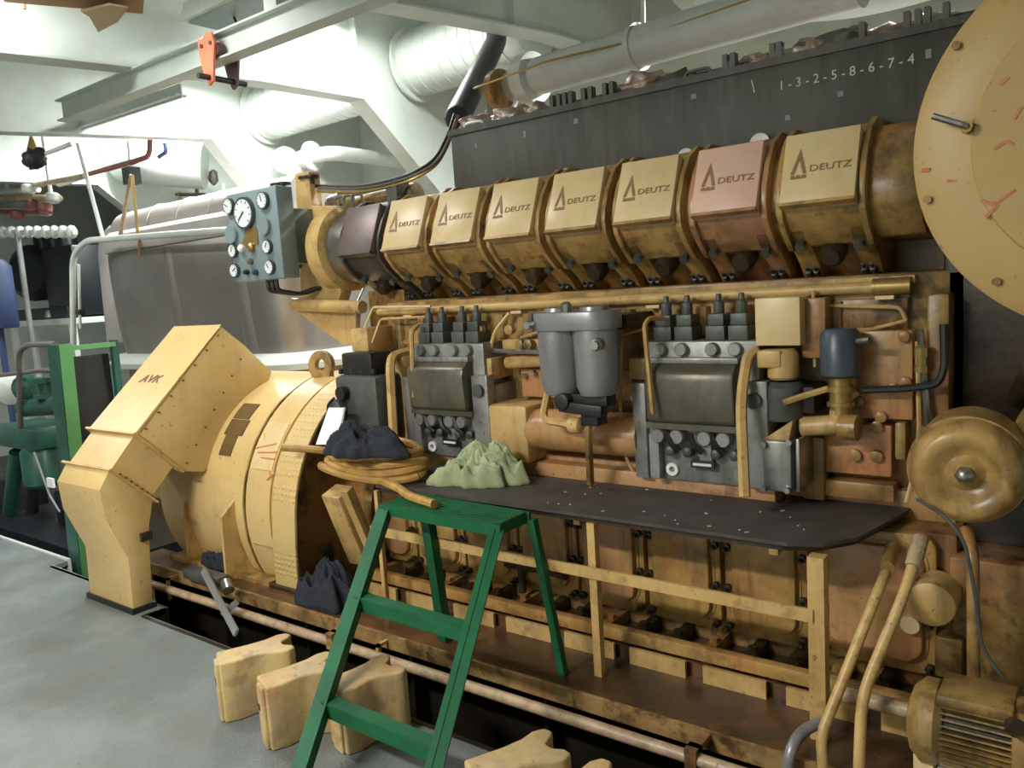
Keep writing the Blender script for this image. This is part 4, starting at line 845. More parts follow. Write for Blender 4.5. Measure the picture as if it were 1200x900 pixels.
gauge(270, 242, 0.046, ang=150); gauge(310, 235, 0.046, ang=100)
gauge(273, 275, 0.050, False, 'panel', False); gauge(311, 265, 0.050, False, 'panel', False)
gauge(275, 294, 0.038, ang=80); gauge(277, 317, 0.040, ang=30); gauge(315, 289, 0.038, ang=60); gauge(318, 313, 0.040, ang=120)
MB().prism([(at(283, 282, y=PY).x, at(283, 282, y=PY).z - 0.03), (at(303, 280, y=PY).x, at(283, 282, y=PY).z - 0.03), (at(303, 280, y=PY).x, at(283, 282, y=PY).z + 0.06), (at(283, 282, y=PY).x + 0.06, at(283, 282, y=PY).z + 0.06)], 'y', PY - 0.006, PY).build('selector_plate', 'brass', t)
for (px, py, r, mt) in ((285, 291, .022, 'label'), (296, 290, .026, 'brass'), (295, 306, .018, 'grey'), (291, 319, .015, 'black'), (301, 319, .017, 'blue')):
    MB().lathe([(r, 0), (r, 0.02), (r * 0.6, 0.03)], V((at(px, py, y=PY).x, PY, at(px, py, y=PY).z)), (0, -1, 0), 14).build('switch_knob', mt, t)
MB().bar((-3.62, PY + 0.11, 1.95), (-3.62, 2.99, 1.95), 0.05, 0.3).build('mount', 'panel', t)
for dx in (0.0, 0.04, 0.08): MB().tube([(-3.78 + dx, PY + 0.05, 1.72), (-3.78 + dx, PY + 0.05, 1.66), (-3.70 + dx * 0.6, 2.9, 1.63), (-3.62 + dx * 0.5, 2.975, 1.66)], 0.012, 6).build('cable', 'black', t)

# ------------------------------------------------------------ service platform with railing
PZ = 0.74
t = thing('service_platform', 'narrow service platform with black rubber mat along the engine side', 'platform', (-1.65, 2.69, 0.1))
poly = [(-2.66, 2.42), (-0.78, 2.44), (-0.68, 2.49), (-0.61, 2.60), (-0.555, 2.92), (-0.56, 2.98), (-1.0, 2.84), (-1.55, 2.82), (-2.66, 2.82)]
poly = [(-2.66, 2.42), (-0.80, 2.43), (-0.70, 2.47), (-0.62, 2.58), (-0.545, 2.93), (-0.545, 2.97), (-0.955, 2.97), (-0.955, 2.86), (-2.66, 2.86)]
MB().prism(poly, 'z', PZ - 0.012, PZ).build('rubber_mat', 'mat', t, smooth=0)
MB().prism([(p[0] + (0.02 if p[0] < -1 else -0.02), p[1] + (0.02 if p[1] < 2.7 else -0.02)) for p in poly], 'z', PZ - 0.035, PZ - 0.012).build('deck_plate', 'dark', t, smooth=0)
mb = MB()
for k in range(34):
    q = at(random.uniform(640, 1000), random.uniform(565, 625), z=PZ)
    if 2.45 < q.y < 2.84 and q.x < -0.75:
        s = random.uniform(0.002, 0.005); a = random.random() * 3
        mb.bar((q.x, q.y, PZ + 0.002), (q.x + 3 * s * math.cos(a), q.y + 3 * s * math.sin(a), PZ + 0.002), s * 1.3, 0.003)
o = mb.build('paint_flakes', 'flake', t); o['kind'] = 'stuff'
MB().bar((-0.712, 2.45, 0.1), (-0.712, 2.45, PZ - 0.035), 0.05, 0.05, up=(1, 0, 0)).build('post', 'yel', t)
MB().bar((-1.53, 2.45, 0.1), (-1.53, 2.45, PZ - 0.035), 0.032, 0.032, up=(1, 0, 0)).build('post', 'yel', t)
x = at(449, 660, y=2.45).x
MB().bar((x, 2.45, 0.1), (x, 2.45, PZ - 0.035), 0.022, 0.022, up=(1, 0, 0)).build('post', 'yel', t)
MB().bar((-2.72, 2.424, 0.52), (-0.72, 2.424, 0.515), 0.012, 0.042).build('rail', 'yel', t)
for xx in (-2.4, -1.6, -0.85): MB().bar((xx, 2.45, PZ - 0.045), (xx, 2.79, PZ - 0.045), 0.03, 0.02).build('bearer', 'yel_old', t)

# ------------------------------------------------------------ green step ladder
t = thing('step_ladder', 'green painted steel step ladder leaning up to the service platform', 'ladder', (-2.0, 1.9, 0))
TL, TR = V((-2.42, 2.235, 0.705)), V((-1.80, 2.215, 0.705))
BL, BR = V((-1.98, 1.30, 0.018)), V((-1.47, 1.30, 0.018))
for a, b in ((TL, BL), (TR, BR)):
    MB().bar(a, b, 0.012, 0.055, up=(0, 1, 0.6)).bar(a + V((0.02 if a is TL else -0.02, 0.02, 0.0)), b + V((0.02 if a is TL else -0.02, 0.02, 0)), 0.05, 0.008, up=(0, 1, 0.6)).build('stile', 'green', t)
for f_ in (0.345, 0.68):
    p, q = TL.lerp(BL, f_), TR.lerp(BR, f_)
    d = (q - p).normalized()
    MB().bar(p + V((0, 0.02, 0)), q + V((0, 0.02, 0)), 0.05, 0.008).bar(p + V((0, -0.006, -0.022)), q + V((0, -0.006, -0.022)), 0.008, 0.05).build('step', 'green', t)
MB().bar(TL + V((-0.02, 0, 0)), TR + V((0.02, 0, 0)), 0.012, 0.045).bar(TL + V((-0.02, 0.185, 0)), TR + V((0.02, 0.185, 0)), 0.012, 0.045).bar(TL, TL + V((0, 0.185, 0)), 0.012, 0.045).bar(TR, TR + V((0, 0.185, 0)), 0.012, 0.045).build('top_frame', 'green', t)
for k in range(7): MB().bar(TL + V((0, 0.015 + k * 0.026, 0.018)), TR + V((0, 0.015 + k * 0.026, 0.018)), 0.012, 0.012).build('grating_bar', 'green', t)
mb = MB()
for k in range(16): x = TL.x + 0.03 + k * 0.038; mb.bar((x, TL.y, 0.715), (x, TL.y + 0.18, 0.715), 0.006, 0.012)
mb.build('grating_cross_rods', 'green', t)
MB().bar((-2.33, 2.395, 0.70), (-2.265, 2.385, 0.1), 0.045, 0.045, up=(0, 1, 0)).build('rear_leg', 'green', t)
MB().bar((-1.77, 2.40, 0.70), (-1.655, 2.385, 0.1), 0.03, 0.03, up=(0, 1, 0)).build('rear_leg', 'green', t)

# ------------------------------------------------------------ yellow weights on the deck
def make_weight():
    W, Lg, H = 0.125, 0.29, 0.26
    # outline seen from above: square front, waist, two rounded horns at the rear
    P = [(-0.062, 0), (0.062, 0), (0.07, 0.06), (0.055, 0.12), (0.06, 0.17), (0.085, 0.215), (0.092, 0.255), (0.075, 0.285), (0.045, 0.28), (0.02, 0.25), (-0.01, 0.245), (-0.03, 0.275), (-0.055, 0.295), (-0.085, 0.28), (-0.09, 0.24), (-0.07, 0.19), (-0.062, 0.12)]
    mb = MB().prism(P, 'z', 0.0, H)
    mb.prism([(-0.08, 0.03), (-0.055, 0.03), (-0.055, 0.085), (-0.08, 0.085)], 'z', 0.0, 0.155)
    mb.prism([(-0.02, -0.014), (0.045, -0.014), (0.045, 0.01), (-0.02, 0.01)], 'z', 0.0, H * 0.98)
    return mb
wl = ['yellow horned cast weight block standing nearest to the air hood', 'yellow horned weight block between two others left of the ladder', 'yellow horned weight block standing behind the green ladder stile',
      'yellow horned weight block on the deck right of the ladder foot', 'yellow horned weight block between two blocks at the pit edge', 'yellow horned weight block nearest the electric motor']
wproto = None
for k, (x, y, rz, sc) in enumerate([(-2.74, 1.60, -27, 1.0), (-2.42, 1.57, -20, 1.0), (-2.165, 1.69, -14, 1.05), (-1.42, 1.56, -27, 1.0), (-1.19, 1.52, -27, 1.0), (-0.935, 1.50, -27, 1.0)]):
    if wproto is None:
        wproto = make_weight().build('weight_block', 'weight', None, (0, 0, 0), bevel=0.009, seg=3); o = wproto
        MB().box(-0.01, 0.01, -0.016, 0.0, 0.15, 0.175).box(-0.075, -0.055, 0.05, 0.07, 0.15, 0.172).build('stamp_mark', 'black', o)
    else: o = copy_tree(wproto)
    o.location = (x, y, 0); o.rotation_euler = (0, 0, math.radians(rz)); o.scale = (sc, 0.90 if k == 2 else 1, 0.93)
    tag(o, wl[k], 'weight', 'yellow weight blocks on the deck')

# ------------------------------------------------------------ cloths, hose
def cloth(name, c, size, mat, seed, label, rot=0, fold=0.48):
    # a heap of cloth: wavy outline, rounded top, long branching folds, tucked-in hem
    bm = bmesh.new(); nr, na = 34, 96; rows = []
    so = V((seed * 5.1, seed * 2.3, seed * 3.7))
    def surf(a, rho):
        e = V((math.cos(a), math.sin(a), 0))
        R_ = 0.82 + 0.34 * noise.noise(e * 1.5 + so) + 0.20 * noise.noise(e * 4.3 + so)
        q = V((e.x * rho * 1.5, e.y * rho * 1.5, 0)) + so
        wv = V((noise.noise(q * 1.2 + V((9, 0, 0))), noise.noise(q * 1.2 + V((0, 9, 0))), 0))
        q2 = q + wv * 0.9
        r1 = 1 - abs(noise.noise(q2 * 1.5)) * 2.2; r2 = 1 - abs(noise.noise(q2 * 3.4 + V((3, 1, 2)))) * 2.2
        dome = max(0.0, 1 - rho ** 2.4) ** 0.7
        lump_ = 0.85 + 0.7 * noise.noise(q * 0.9 + V((1, 7, 3)))
        h = dome * lump_ * (1 - fold) + fold * (0.7 * r1 + 0.3 * r2) * (0.25 + 0.75 * dome) * min(1, (1 - rho) * 5)
        sw = 0.20 * min(1, (1 - rho) * 4)
        return V(((e.x * rho * R_ + wv.x * sw) * size[0], (e.y * rho * R_ + wv.y * sw) * size[1], max(h, 0.0) * size[2] + 0.004))
    cv = bm.verts.new(surf(0, 0.0))
    for i in range(1, nr + 1):
        rows.append([bm.verts.new(surf(2 * math.pi * j / na, i / nr)) for j in range(na)])
    for j in range(na): bm.faces.new((cv, rows[0][j], rows[0][(j + 1) % na]))
    for i in range(nr - 1):
        for j in range(na): bm.faces.new((rows[i][j], rows[i + 1][j], rows[i + 1][(j + 1) % na], rows[i][(j + 1) % na]))
    bot = []
    for j in range(na):
        p = rows[-1][j].co; bot.append(bm.verts.new((p.x * 0.96, p.y * 0.96, 0)))
    for j in range(na): bm.faces.new((rows[-1][j], bot[j], bot[(j + 1) % na], rows[-1][(j + 1) % na]))
    bm.faces.new(bot[::-1])
    bmesh.ops.recalc_face_normals(bm, faces=bm.faces)
    me = bpy.data.meshes.new(name); bm.to_mesh(me); bm.free(); me.materials.append(M[mat])
    me.polygons.foreach_set('use_smooth', [True] * len(me.polygons))
    o = bpy.data.objects.new(name, me); COL.objects.link(o); o.location = c; o.rotation_euler[2] = rot
    return tag(o, label, 'cloth')
cloth('cleaning_rag', (-2.22, 2.635, PZ), (0.29, 0.13, 0.19), 'cloth_g', 3, 'crumpled pale green rag on the black platform mat', 0.42)
cloth('work_jacket', (-3.10, 2.44, 0.10), (0.30, 0.15, 0.20), 'cloth_b', 5, 'crumpled dark navy jacket lying on the engine bed')
cloth('dark_rag', (-4.03, 2.415, 0.125), (0.14, 0.055, 0.11), 'cloth_b', 8, 'small black rag beside the generator foot plate')
# hose coil on platform end, with glove on top
t = thing('hose_coil', 'coil of ochre rubber hose lying on the end of the service platform', 'hose', (-2.7, 2.55, 0.75))
for k in range(5):
    cx, cy, rx, ry, z = -2.80 + 0.02 * (k % 3), 2.525 + 0.010 * k, 0.31 - 0.018 * k, 0.125 - 0.008 * (k % 3), PZ + 0.033 + 0.026 * k
    pts = [(cx + rx * math.cos(a) + 0.3 * ry * math.sin(a), cy + ry * math.sin(a), z + 0.014 * math.sin(2 * a + k)) for a in [i * math.pi / 12 + 0.4 * k for i in range(25)]]
    MB().tube(pts, 0.019, 8, bend=0.03, n=2).build('hose_loop', 'hose', t)
MB().tube([(-2.62, 2.42, PZ + 0.025), (-2.44, 2.36, PZ + 0.02), (-2.33, 2.30, 0.755), (-2.15, 2.26, 0.752)], 0.019, 8, bend=0.08).build('hose_end', 'hose', t)
MB().tube([(-3.06, 2.54, PZ + 0.10), (-3.14, 2.47, PZ + 0.12), (-3.27, 2.38, PZ + 0.14)], 0.019, 8, bend=0.08).build('hose_end', 'hose', t)
cloth('black_rag', (-2.74, 2.43, PZ + 0.135), (0.27, 0.12, 0.17), 'cloth_b', 11, 'black rag draped over the ochre hose coil', 0.25)

# ------------------------------------------------------------ clamp lever on the bed near the hood
t = thing('turning_lever', 'grey steel lever tool hooked on the bed edge by the generator', 'tool', tuple(at(240, 665, y=2.3)))
MB().bar(at(238, 668, y=2.25), at(277, 742, y=2.00), 0.035, 0.012, up=(0, -1, 0.5)).build('bar', 'silver', t)
cubep = [at(222, 650, y=2.3), at(262, 662, y=2.3)]
MB().box(cubep[0].x, cubep[1].x, 2.245, 2.33, 0.10, 0.155).build('head', 'gov', t, bevel=0.01)
MB().cyl(at(265, 682, y=2.22), at(268, 692, y=2.2), 0.03, 14).build('knob', 'steel', t)
MB().bar(at(262, 720, y=2.10), at(277, 706, y=2.14), 0.03, 0.03).build('crosspiece', 'silver', t)

# ------------------------------------------------------------ right foreground: pipes and electric motor
t = thing('cooling_pipe', 'straight ochre pipe slanting down in front of the orange crankcase door', 'pipe', tuple(at(962, 895, y=2.25)))
MB().tube([at(1038, 672, y=2.6), at(1030, 690, y=2.52), at(962, 862, y=2.272), at(964, 892, y=2.26), at(966, 930, y=2.256)], 0.0165, 10, bend=0.06).build('pipe_run', 'yel', t)
MB().cyl(at(1040, 665, y=2.62), at(1046, 640, y=2.75), 0.022, 10).build('hose_sleeve', 'yel_old', t)
t = thing('cooling_pipe', 'bent ochre pipe with sleeve beside the finned electric motor', 'pipe', tuple(at(1008, 895, y=2.25)))
MB().tube([at(1078, 632, y=2.62), at(1062, 690, y=2.5), at(1010, 815, y=2.32), at(1007, 885, y=2.264), at(1006, 930, y=2.256)], 0.0165, 10, bend=0.08).build('pipe_run', 'yel', t)
MB().tube([at(1079, 630, y=2.62), at(1070, 664, y=2.55)], 0.024, 10).build('hose_sleeve', 'pitpipe', t)
t = thing('air_hose', 'pale hose stub curving down into the pit by the platform post', 'hose', tuple(at(925, 895, y=2.3)))
MB().tube([at(962, 846, y=2.40), at(938, 858, y=2.33), at(926, 880, y=2.262), at(922, 915, y=2.255)], 0.018, 10, bend=0.08).build('hose_run', 'silver', t)
MY, MR = 2.36, 0.118
MZ = at(1100, 846, y=2.36).z
mx0 = at(1066, 835, y=MY).x
t = thing('electric_motor', 'ochre finned electric motor on a white block', 'motor', (mx0 + 0.25, MY, 0.1))
MB().lathe([(0.05, 0.0), (0.09, 0.012), (MR, 0.04), (MR, 0.075), (MR - 0.02, 0.095)], (mx0, MY, MZ), (1, 0, 0), 36).build('end_bell', 'yel_head', t)
MB().cyl((mx0 + 0.09, MY, MZ), (mx0 + 0.26, MY, MZ), MR - 0.03, 32).build('stator', 'dark', t)
mb = MB()
for k in range(44):
    a = 2 * math.pi * k / 44; e = V((0, math.cos(a), math.sin(a)))
    mb.bar(V((mx0 + 0.09, MY, MZ)) + e * (MR - 0.018), V((mx0 + 0.26, MY, MZ)) + e * (MR - 0.018), 0.005, 0.03, up=e)
mb.build('cooling_fins', 'yel_old', t)
MB().lathe([(MR - 0.02, 0.255), (MR, 0.26), (MR, 0.32), (MR - 0.03, 0.33), (MR - 0.03, 0.36), (MR + 0.03, 0.36), (MR + 0.03, 0.40), (0.08, 0.47), (0.08, 0.6)], (mx0, MY, MZ), (1, 0, 0), 36).build('drive_end', 'yel_old', t)
MB().box(mx0 + 0.08, mx0 + 0.26, MY - 0.08, MY + 0.08, MZ + MR - 0.03, MZ + MR + 0.004).build('top_pad', 'yel_old', t, bevel=0.01)
MB().lathe([(0.02, 0), (0.026, 0.02), (0.018, 0.06)], (mx0 + 0.26, MY - 0.1, MZ + 0.09), (0.2, -0.6, 0.4), 10).build('lifting_eye', 'dark', t)
MB().cyl((mx0 - 0.22, MY + 0.06, MZ - 0.02), (mx0 + 0.02, MY + 0.06, MZ - 0.02), 0.024, 12).build('shaft_pipe', 'pitpipe', t)
MB().box(mx0 + 0.08, mx0 + 0.26, MY - 0.13, MY + 0.12, 0.10, MZ - MR + 0.02).build('mounting_block', 'label', t, bevel=0.008)
MB().box(mx0 + 0.28, mx0 + 0.36, MY - 0.13, MY + 0.12, 0.10, MZ - MR + 0.02).build('mounting_foot', 'dark', t)
MB().box(mx0 + 0.02, mx0 + 0.07, MY - 0.06, MY + 0.06, 0.10, 0.22).build('mounting_foot', 'plate', t)
# thin green cable and standpipe by the dome
t = thing('signal_cable', 'thin green-grey cable drooping below the round dished cover', 'cable', tuple(at(1150, 790, y=2.4)))
MB().tube([at(1075, 585, y=2.5), at(1105, 603, y=2.42), at(1130, 632, y=2.4), at(1142, 690, y=2.4), at(1150, 760, y=2.4), at(1180, 800, y=2.4)], 0.005, 6, bend=0.1).build('wire', 'gov', t)
t = thing('stand_pipe', 'upright ochre standpipe behind the finned motor', 'pipe', tuple(at(1142, 798, y=2.6)))
sp = at(1142, 800, y=2.6)
MB().tube([at(1132, 620, y=2.7), at(1140, 650, y=2.62), V((sp.x, 2.6, 0.10))], 0.018, 10).build('pipe_run', 'yel_old', t)

# ------------------------------------------------------------ background left: lagged tank on yellow base
t = thing('lagged_silencer', 'big silver lagged silencer on a yellow base behind the hood', 'silencer', (-6.3, 4.3, -0.25))
TY0, TY1 = 3.80, 4.95; tx0, tx1 = -7.85, -5.02
def rfoot(g): return rrect(tx0 - g, tx1 + g, TY0 - g, TY1 + g, 0.33 + g, 6)
def loft(rings, name, mat, parent, **k):
    n = len(rings[0]); vs = [p for r in rings for p in r]
    fs = [(i * n + j, i * n + (j + 1) % n, (i + 1) * n + (j + 1) % n, (i + 1) * n + j) for i in range(len(rings) - 1) for j in range(n)]
    fs += [tuple(range(n)), tuple((len(rings) - 1) * n + j for j in range(n - 1, -1, -1))]
    return MB().add(vs, fs).build(name, mat, parent, **k)
loft([[(p[0], p[1], z) for p in rfoot(g)] for z, g in ((1.18, -0.06), (1.5, -0.02), (1.9, 0.0), (2.12, 0.0), (2.17, -0.01))], 'body', 'lag_sheet', t)
# soft ribs of lagging on the front, same sheet as the body
for x in (-7.78, -7.52, -6.55, -5.55):
    a = MB()
    vs = []; n = 10
    for i in range(7):
        z = 1.19 + (2.12 - 1.19) * i / 6
        for j in range(n + 1):
            u = -1 + 2 * j / n; vs.append((x + u * 0.10, TY0 + (0.06 - 0.045 * min(1, (z - 1.18) / 0.4)) + 0.004 - 0.035 * math.cos(u * math.pi / 2) + (0.14 if x < -7.7 else 0.02 if x < -7.5 else 0), z))
    for i in range(7):
        z = 1.19 + (2.12 - 1.19) * i / 6
        for j in range(n + 1):
            u = -1 + 2 * j / n; vs.append((x + u * 0.10, TY0 + 0.2, z))
    w_ = n + 1; K = 7 * w_
    fs = [(i * w_ + j, i * w_ + j + 1, (i + 1) * w_ + j + 1, (i + 1) * w_ + j) for i in range(6) for j in range(n)]
    fs += [(K + i * w_ + j, K + (i + 1) * w_ + j, K + (i + 1) * w_ + j + 1, K + i * w_ + j + 1) for i in range(6) for j in range(n)]
    fs += [(i * w_, (i + 1) * w_, K + (i + 1) * w_, K + i * w_) for i in range(6)] + [(i * w_ + n, K + i * w_ + n, K + (i + 1) * w_ + n, (i + 1) * w_ + n) for i in range(6)]
    fs += [(j, K + j, K + j + 1, j + 1) for j in range(n)] + [(6 * w_ + j, 6 * w_ + j + 1, K + 6 * w_ + j + 1, K + 6 * w_ + j) for j in range(n)]
    a.add(vs, fs).build('lagging_rib', 'lag_sheet', t)
loft([[(p[0], p[1], z) for p in rfoot(g)] for z, g in ((1.05, 0.02), (1.06, 0.08), (1.11, 0.10), (1.16, 0.07), (1.19, 0.0))], 'lower_rim', 'whitepipe', t)
loft([[(p[0], p[1], z) for p in rfoot(g)] for z, g in ((2.15, 0.015), (2.20, 0.035), (2.30, 0.02), (2.34, -0.03))], 'upper_rim', 'lag', t)
MB().cyl((tx0 + 0.1, TY0 + 0.35, 2.34), (tx1, TY0 + 0.35, 2.36), 0.22, 28).build('top_pipe', 'lag', t)
for x in (-7.1, -6.6, -6.1, -5.6): MB().lathe([(0.215, 0), (0.228, 0), (0.228, 0.03), (0.215, 0.03)], (x, TY0 + 0.35, 2.35), (1, 0, 0), 28).build('band', 'lag', t)
MB().tube([(tx0 + 0.2, TY0 + 0.35, 2.34), (tx0 - 0.15, TY0 + 0.3, 2.3), (tx0 - 0.2, TY0 + 0.3, 1.3)], 0.17, 18, bend=0.3).build('end_elbow', 'lag', t)
MB().box(tx0 + 0.15, tx1 - 0.12, TY0 + 0.12, TY1 - 0.1, -0.25, 1.06).build('base', 'yel', t, bevel=0.01)
MB().box(tx0 + 0.5, tx0 + 0.56, TY0 + 0.10, TY0 + 0.14, -0.2, 1.05).build('base_rib', 'yel', t)
# white guard pipe around the silencer top
t = thing('guard_rail_pipe', 'thin white pipe bent around the top of the lagged silencer', 'pipe', tuple(at(87, 405, y=3.5)))
MB().tube([at(86, 408, y=3.55), at(85, 300, y=3.55), at(100, 282, y=3.55), at(140, 279, y=3.55), at(268, 270, y=3.55), at(330, 265, y=3.55)], 0.028, 10, bend=0.15).build('pipe_run', 'whitepipe', t)
MB().tube([at(94, 385, y=3.58), at(92, 310, y=3.58)], 0.014, 8).build('side_tube', 'whitepipe', t)
MB().lathe([(0.03, 0), (0.03, 0.08)], at(92, 366, y=3.58), (1, 0, 0), 10).build('valve', 'dark', t)
# hanger rods
for (a, b, r, mt, lb) in (((91, 168), (122, 283), 0.02, 'whitepipe', 'white slanting hanger rod above the silencer, end toward the green frame'), ((154, 205), (141, 275), 0.018, 'pitpipe', 'grey hanger rod sloping to the guard pipe below a black clamp'), ((155, 205), (164, 300), 0.014, 'brass', 'thin brown hanger rod reaching the silencer top below a black clamp')):
    solo(MB().cyl(at(a[0], a[1], y=3.75), at(b[0], b[1], y=3.75), r, 8), 'hanger_rod', mt, lb, 'rod', 'hanger rods above the silencer')
t = thing('red_pipe', 'thin red-brown pipe with clamp crossing under the deck girder', 'pipe', tuple(at(120, 208, y=4.15)))
MB().tube([at(68, 216, y=4.15), at(100, 205, y=4.15), at(155, 190, y=4.15), at(175, 183, y=4.15), at(176, 163, y=4.15)], 0.026, 8).build('pipe_run', 'redpipe', t)
MB().tube([at(69, 216, y=4.13), at(97, 207, y=4.13)], 0.03, 8).build('white_section', 'whitepipe', t)
MB().box(*[c for pr in zip(at(148, 215, y=4.10), at(158, 200, y=4.10)) for c in ()] or (at(149, 214, y=4.10).x, at(158, 214, y=4.10).x, 4.06, 4.17, at(153, 216, y=4.10).z, at(153, 196, y=4.10).z)).build('clamp', 'black', t)
MB().tube([at(150, 165, y=4.15), at(152, 195, y=4.15)], 0.016, 8).build('hanger', 'whitepipe', t)
MB().tube([at(193, 168, y=4.15), at(195, 178, y=4.15), at(186, 184, y=4.15)], 0.02, 8).build('blue_hose', 'blue', t)
# hung dark block with hook (far left)
t = thing('chain_block', 'black chain hoist block hanging under the far girder', 'hoist', tuple(at(40, 195, y=3.3)))
c = at(40, 186, y=3.3)
lump('hoist_body', c, (0.11, 0.09, 0.09), 'black', 21, t, 0.3, 2.5)
MB().cyl(c + V((0.1, 0, 0)), c + V((0.24, -0.05, 0.02)), 0.045, 12).build('motor_end', 'black', t)
MB().lathe([(0.01, 0.2), (0.05, 0.08), (0.06, 0.05)], c, (0, 0, 1), 10).build('cone', 'brass', t)
MB().cyl(c + V((0, 0, 0.15)), V((c.x, c.y, 4.3)), 0.006, 6).build('chain', 'steel', t)
MB().tube([at(48, 182, y=3.3), at(75, 172, y=3.3), at(85, 168, y=3.3)], 0.02, 8).build('handle_bar', 'whitepipe', t)
# far-left pipe manifold
t = thing('pipe_manifold', 'cluster of grey pipes with red valves at the far end', 'pipes', tuple(at(30, 262, y=3.9)))
for k, (x0, y0, x1, y1, r, mt) in enumerate(((0, 232, 70, 232, .035, 'pitpipe'), (0, 241, 52, 238, .03, 'silver'), (0, 248, 58, 250, .03, 'redpipe'), (0, 226, 45, 222, .03, 'whitepipe'), (45, 220, 100, 206, .028, 'pitpipe'))):
    MB().cyl(at(x0 - 20, y0, y=3.9), at(x1, y1, y=3.9), r, 10).build('pipe_run', mt, t)
for (px, py, mt) in ((38, 240, 'redpipe'), (53, 244, 'redpipe'), (20, 252, 'redpipe'), (33, 222, 'whitepipe'), (62, 232, 'lag')):
    MB().lathe([(0.05, -0.05), (0.07, -0.03), (0.07, 0.03), (0.05, 0.05)], at(px, py, y=3.85), (0, 0.2, 1), 10).build('valve', mt, t)
for px in (10, 60): MB().cyl(at(px, 232, y=3.9), V((at(px, 232, y=3.9).x, 3.9, 4.3)), 0.02).build('hanger', 'whitepipe', t)
t = thing('valve_row', 'row of white valve bodies on a pipe at the far end', 'valves', tuple(at(40, 274, y=3.9)))
MB().cyl(at(-10, 272, y=3.9), at(88, 272, y=3.9), 0.03, 8).build('pipe_run', 'whitepipe', t)
for k in range(9): MB().sphere(at(4 + k * 10, 272, y=3.9), 0.07, 10, (0.8, 0.8, 1)).build('valve_body', 'whitepipe', t)
MB().cyl(at(20, 272, y=3.9), V((at(20, 272, y=3.9).x, 3.9, -0.25)), 0.03).build('riser', 'silver', t)
# dark machine on a white stand
t = thing('compressor', 'black compressor standing on a white steel stand', 'compressor', tuple(at(60, 378, y=4.3)))
zt = at(60, 374, y=4.3).z
c = at(45, 320, y=4.5)
MB().lathe([(0.15, -0.2), (0.34, -0.15), (0.35, 0.1), (0.25, 0.2)], c, (0.5, -1, 0), 24).build('flywheel', 'dkmach', t)
MB().box(at(48, 300, y=4.4).x, at(84, 300, y=4.4).x, 4.4, 5.0, zt + 0.02, at(60, 290, y=4.4).z).build('crankcase', 'dkmach', t, bevel=0.03)
MB().box(at(25, 365, y=4.4).x, at(84, 365, y=4.4).x, 4.35, 5.0, zt, zt + 0.14).build('skid', 'dkmach', t, bevel=0.01)
for px in (52, 66, 80): MB().lathe([(0.11, 0), (0.11, 0.2), (0.08, 0.25)], at(px, 294, y=4.55), (0, 0, 1), 14).build('cylinder', 'dkmach', t)
MB().lathe([(0.05, 0), (0.04, 0.06), (0.02, 0.09)], at(58, 372, y=4.35), (0, 0, 1), 10).build('oil_cup', 'silver', t)
t = thing('machine_stand', 'white steel angle stand carrying the black compressor', 'stand', tuple(at(45, 420, y=4.3)))
xa, xb = at(14, 380, y=4.3).x, at(86, 378, y=4.3).x
MB().box(xa, xb, 4.28, 5.0, zt - 0.07, zt).build('top_frame', 'whitepipe', t)
for xx in (at(38, 400, y=4.3).x, xb - 0.05, xa + 0.02): MB().box(xx - 0.04, xx + 0.04, 4.28, 4.34, -0.25, zt - 0.07).build('leg', 'whitepipe', t)
solo(MB().lathe([(0.16, 0), (0.17, 0.02), (0.17, 0.6), (0.12, 0.66)], at(0, 385, y=3.2), (0, 0, 1), 20).cyl(at(0, 385, y=3.2), V((at(0, 385, y=3.2).x, 3.2, -0.25)), 0.03), 'blue_cylinder', 'blue', 'blue upright cylinder at the far end beside the stand', 'cylinder')
# green steel frame
t = thing('steel_frame', 'green angle steel frame with dark screen beside the deck edge', 'frame', (-5.35, 2.4, -0.25))
fx, fy = -5.36, 2.27
ftop = at(68, 404, y=fy).z
MB().bar((fx - 0.13, fy, -0.25), (fx - 0.01, fy, ftop), 0.15, 0.012, up=(0, 1, 0)).build('post_face', 'green_dk', t)
MB().bar((fx - 0.05, fy + 0.04, -0.25), (fx + 0.065, fy + 0.04, ftop), 0.012, 0.08, up=(0, 1, 0)).build('post_edge', 'green_lt', t)
MB().bar((fx + 0.04, fy, ftop - 0.03), (fx + 0.04, fy + 0.36, ftop - 0.03), 0.05, 0.03).build('top_rail', 'green_lt', t)
MB().bar((fx - 0.04, fy + 0.36, -0.25), (fx + 0.04, fy + 0.36, ftop), 0.04, 0.04, up=(0, 1, 0)).build('rear_post', 'green_dk', t)
MB().box(fx - 0.04, fx - 0.02, fy + 0.1, fy + 0.345, 0.0, ftop - 0.09).build('infill', 'black', t)  # flat black panel filling the space between the posts
# green pump set
t = thing('green_pump', 'dark green pump set with pipes and white drum beyond the deck edge', 'pump', (-6.9, 2.75, -0.25))
def gbox(a, b, y0, y1, name, mat, bv=0.02):
    p, q = at(a[0], a[1], y=y0), at(b[0], b[1], y=y0)
    MB().box(min(p.x, q.x), max(p.x, q.x), y0, y1, max(min(p.z, q.z), -0.25), max(p.z, q.z)).build(name, mat, t, bevel=bv)
gbox((-10, 498), (38, 530), 2.6, 3.0, 'gear_case', 'green_dk')
gbox((20, 505), (62, 525), 2.8, 3.1, 'casing', 'green_dk')
MB().cyl(at(28, 478, y=2.7), at(72, 474, y=2.7), 0.075, 16).build('discharge_pipe', 'green_dk', t)
MB().lathe([(0.10, 0), (0.10, 0.03), (0.06, 0.03), (0.06, 0.12), (0.1, 0.12), (0.1, 0.16)], at(57, 466, y=2.7), (0, 0, 1), 16).build('flange_neck', 'green_dk', t)
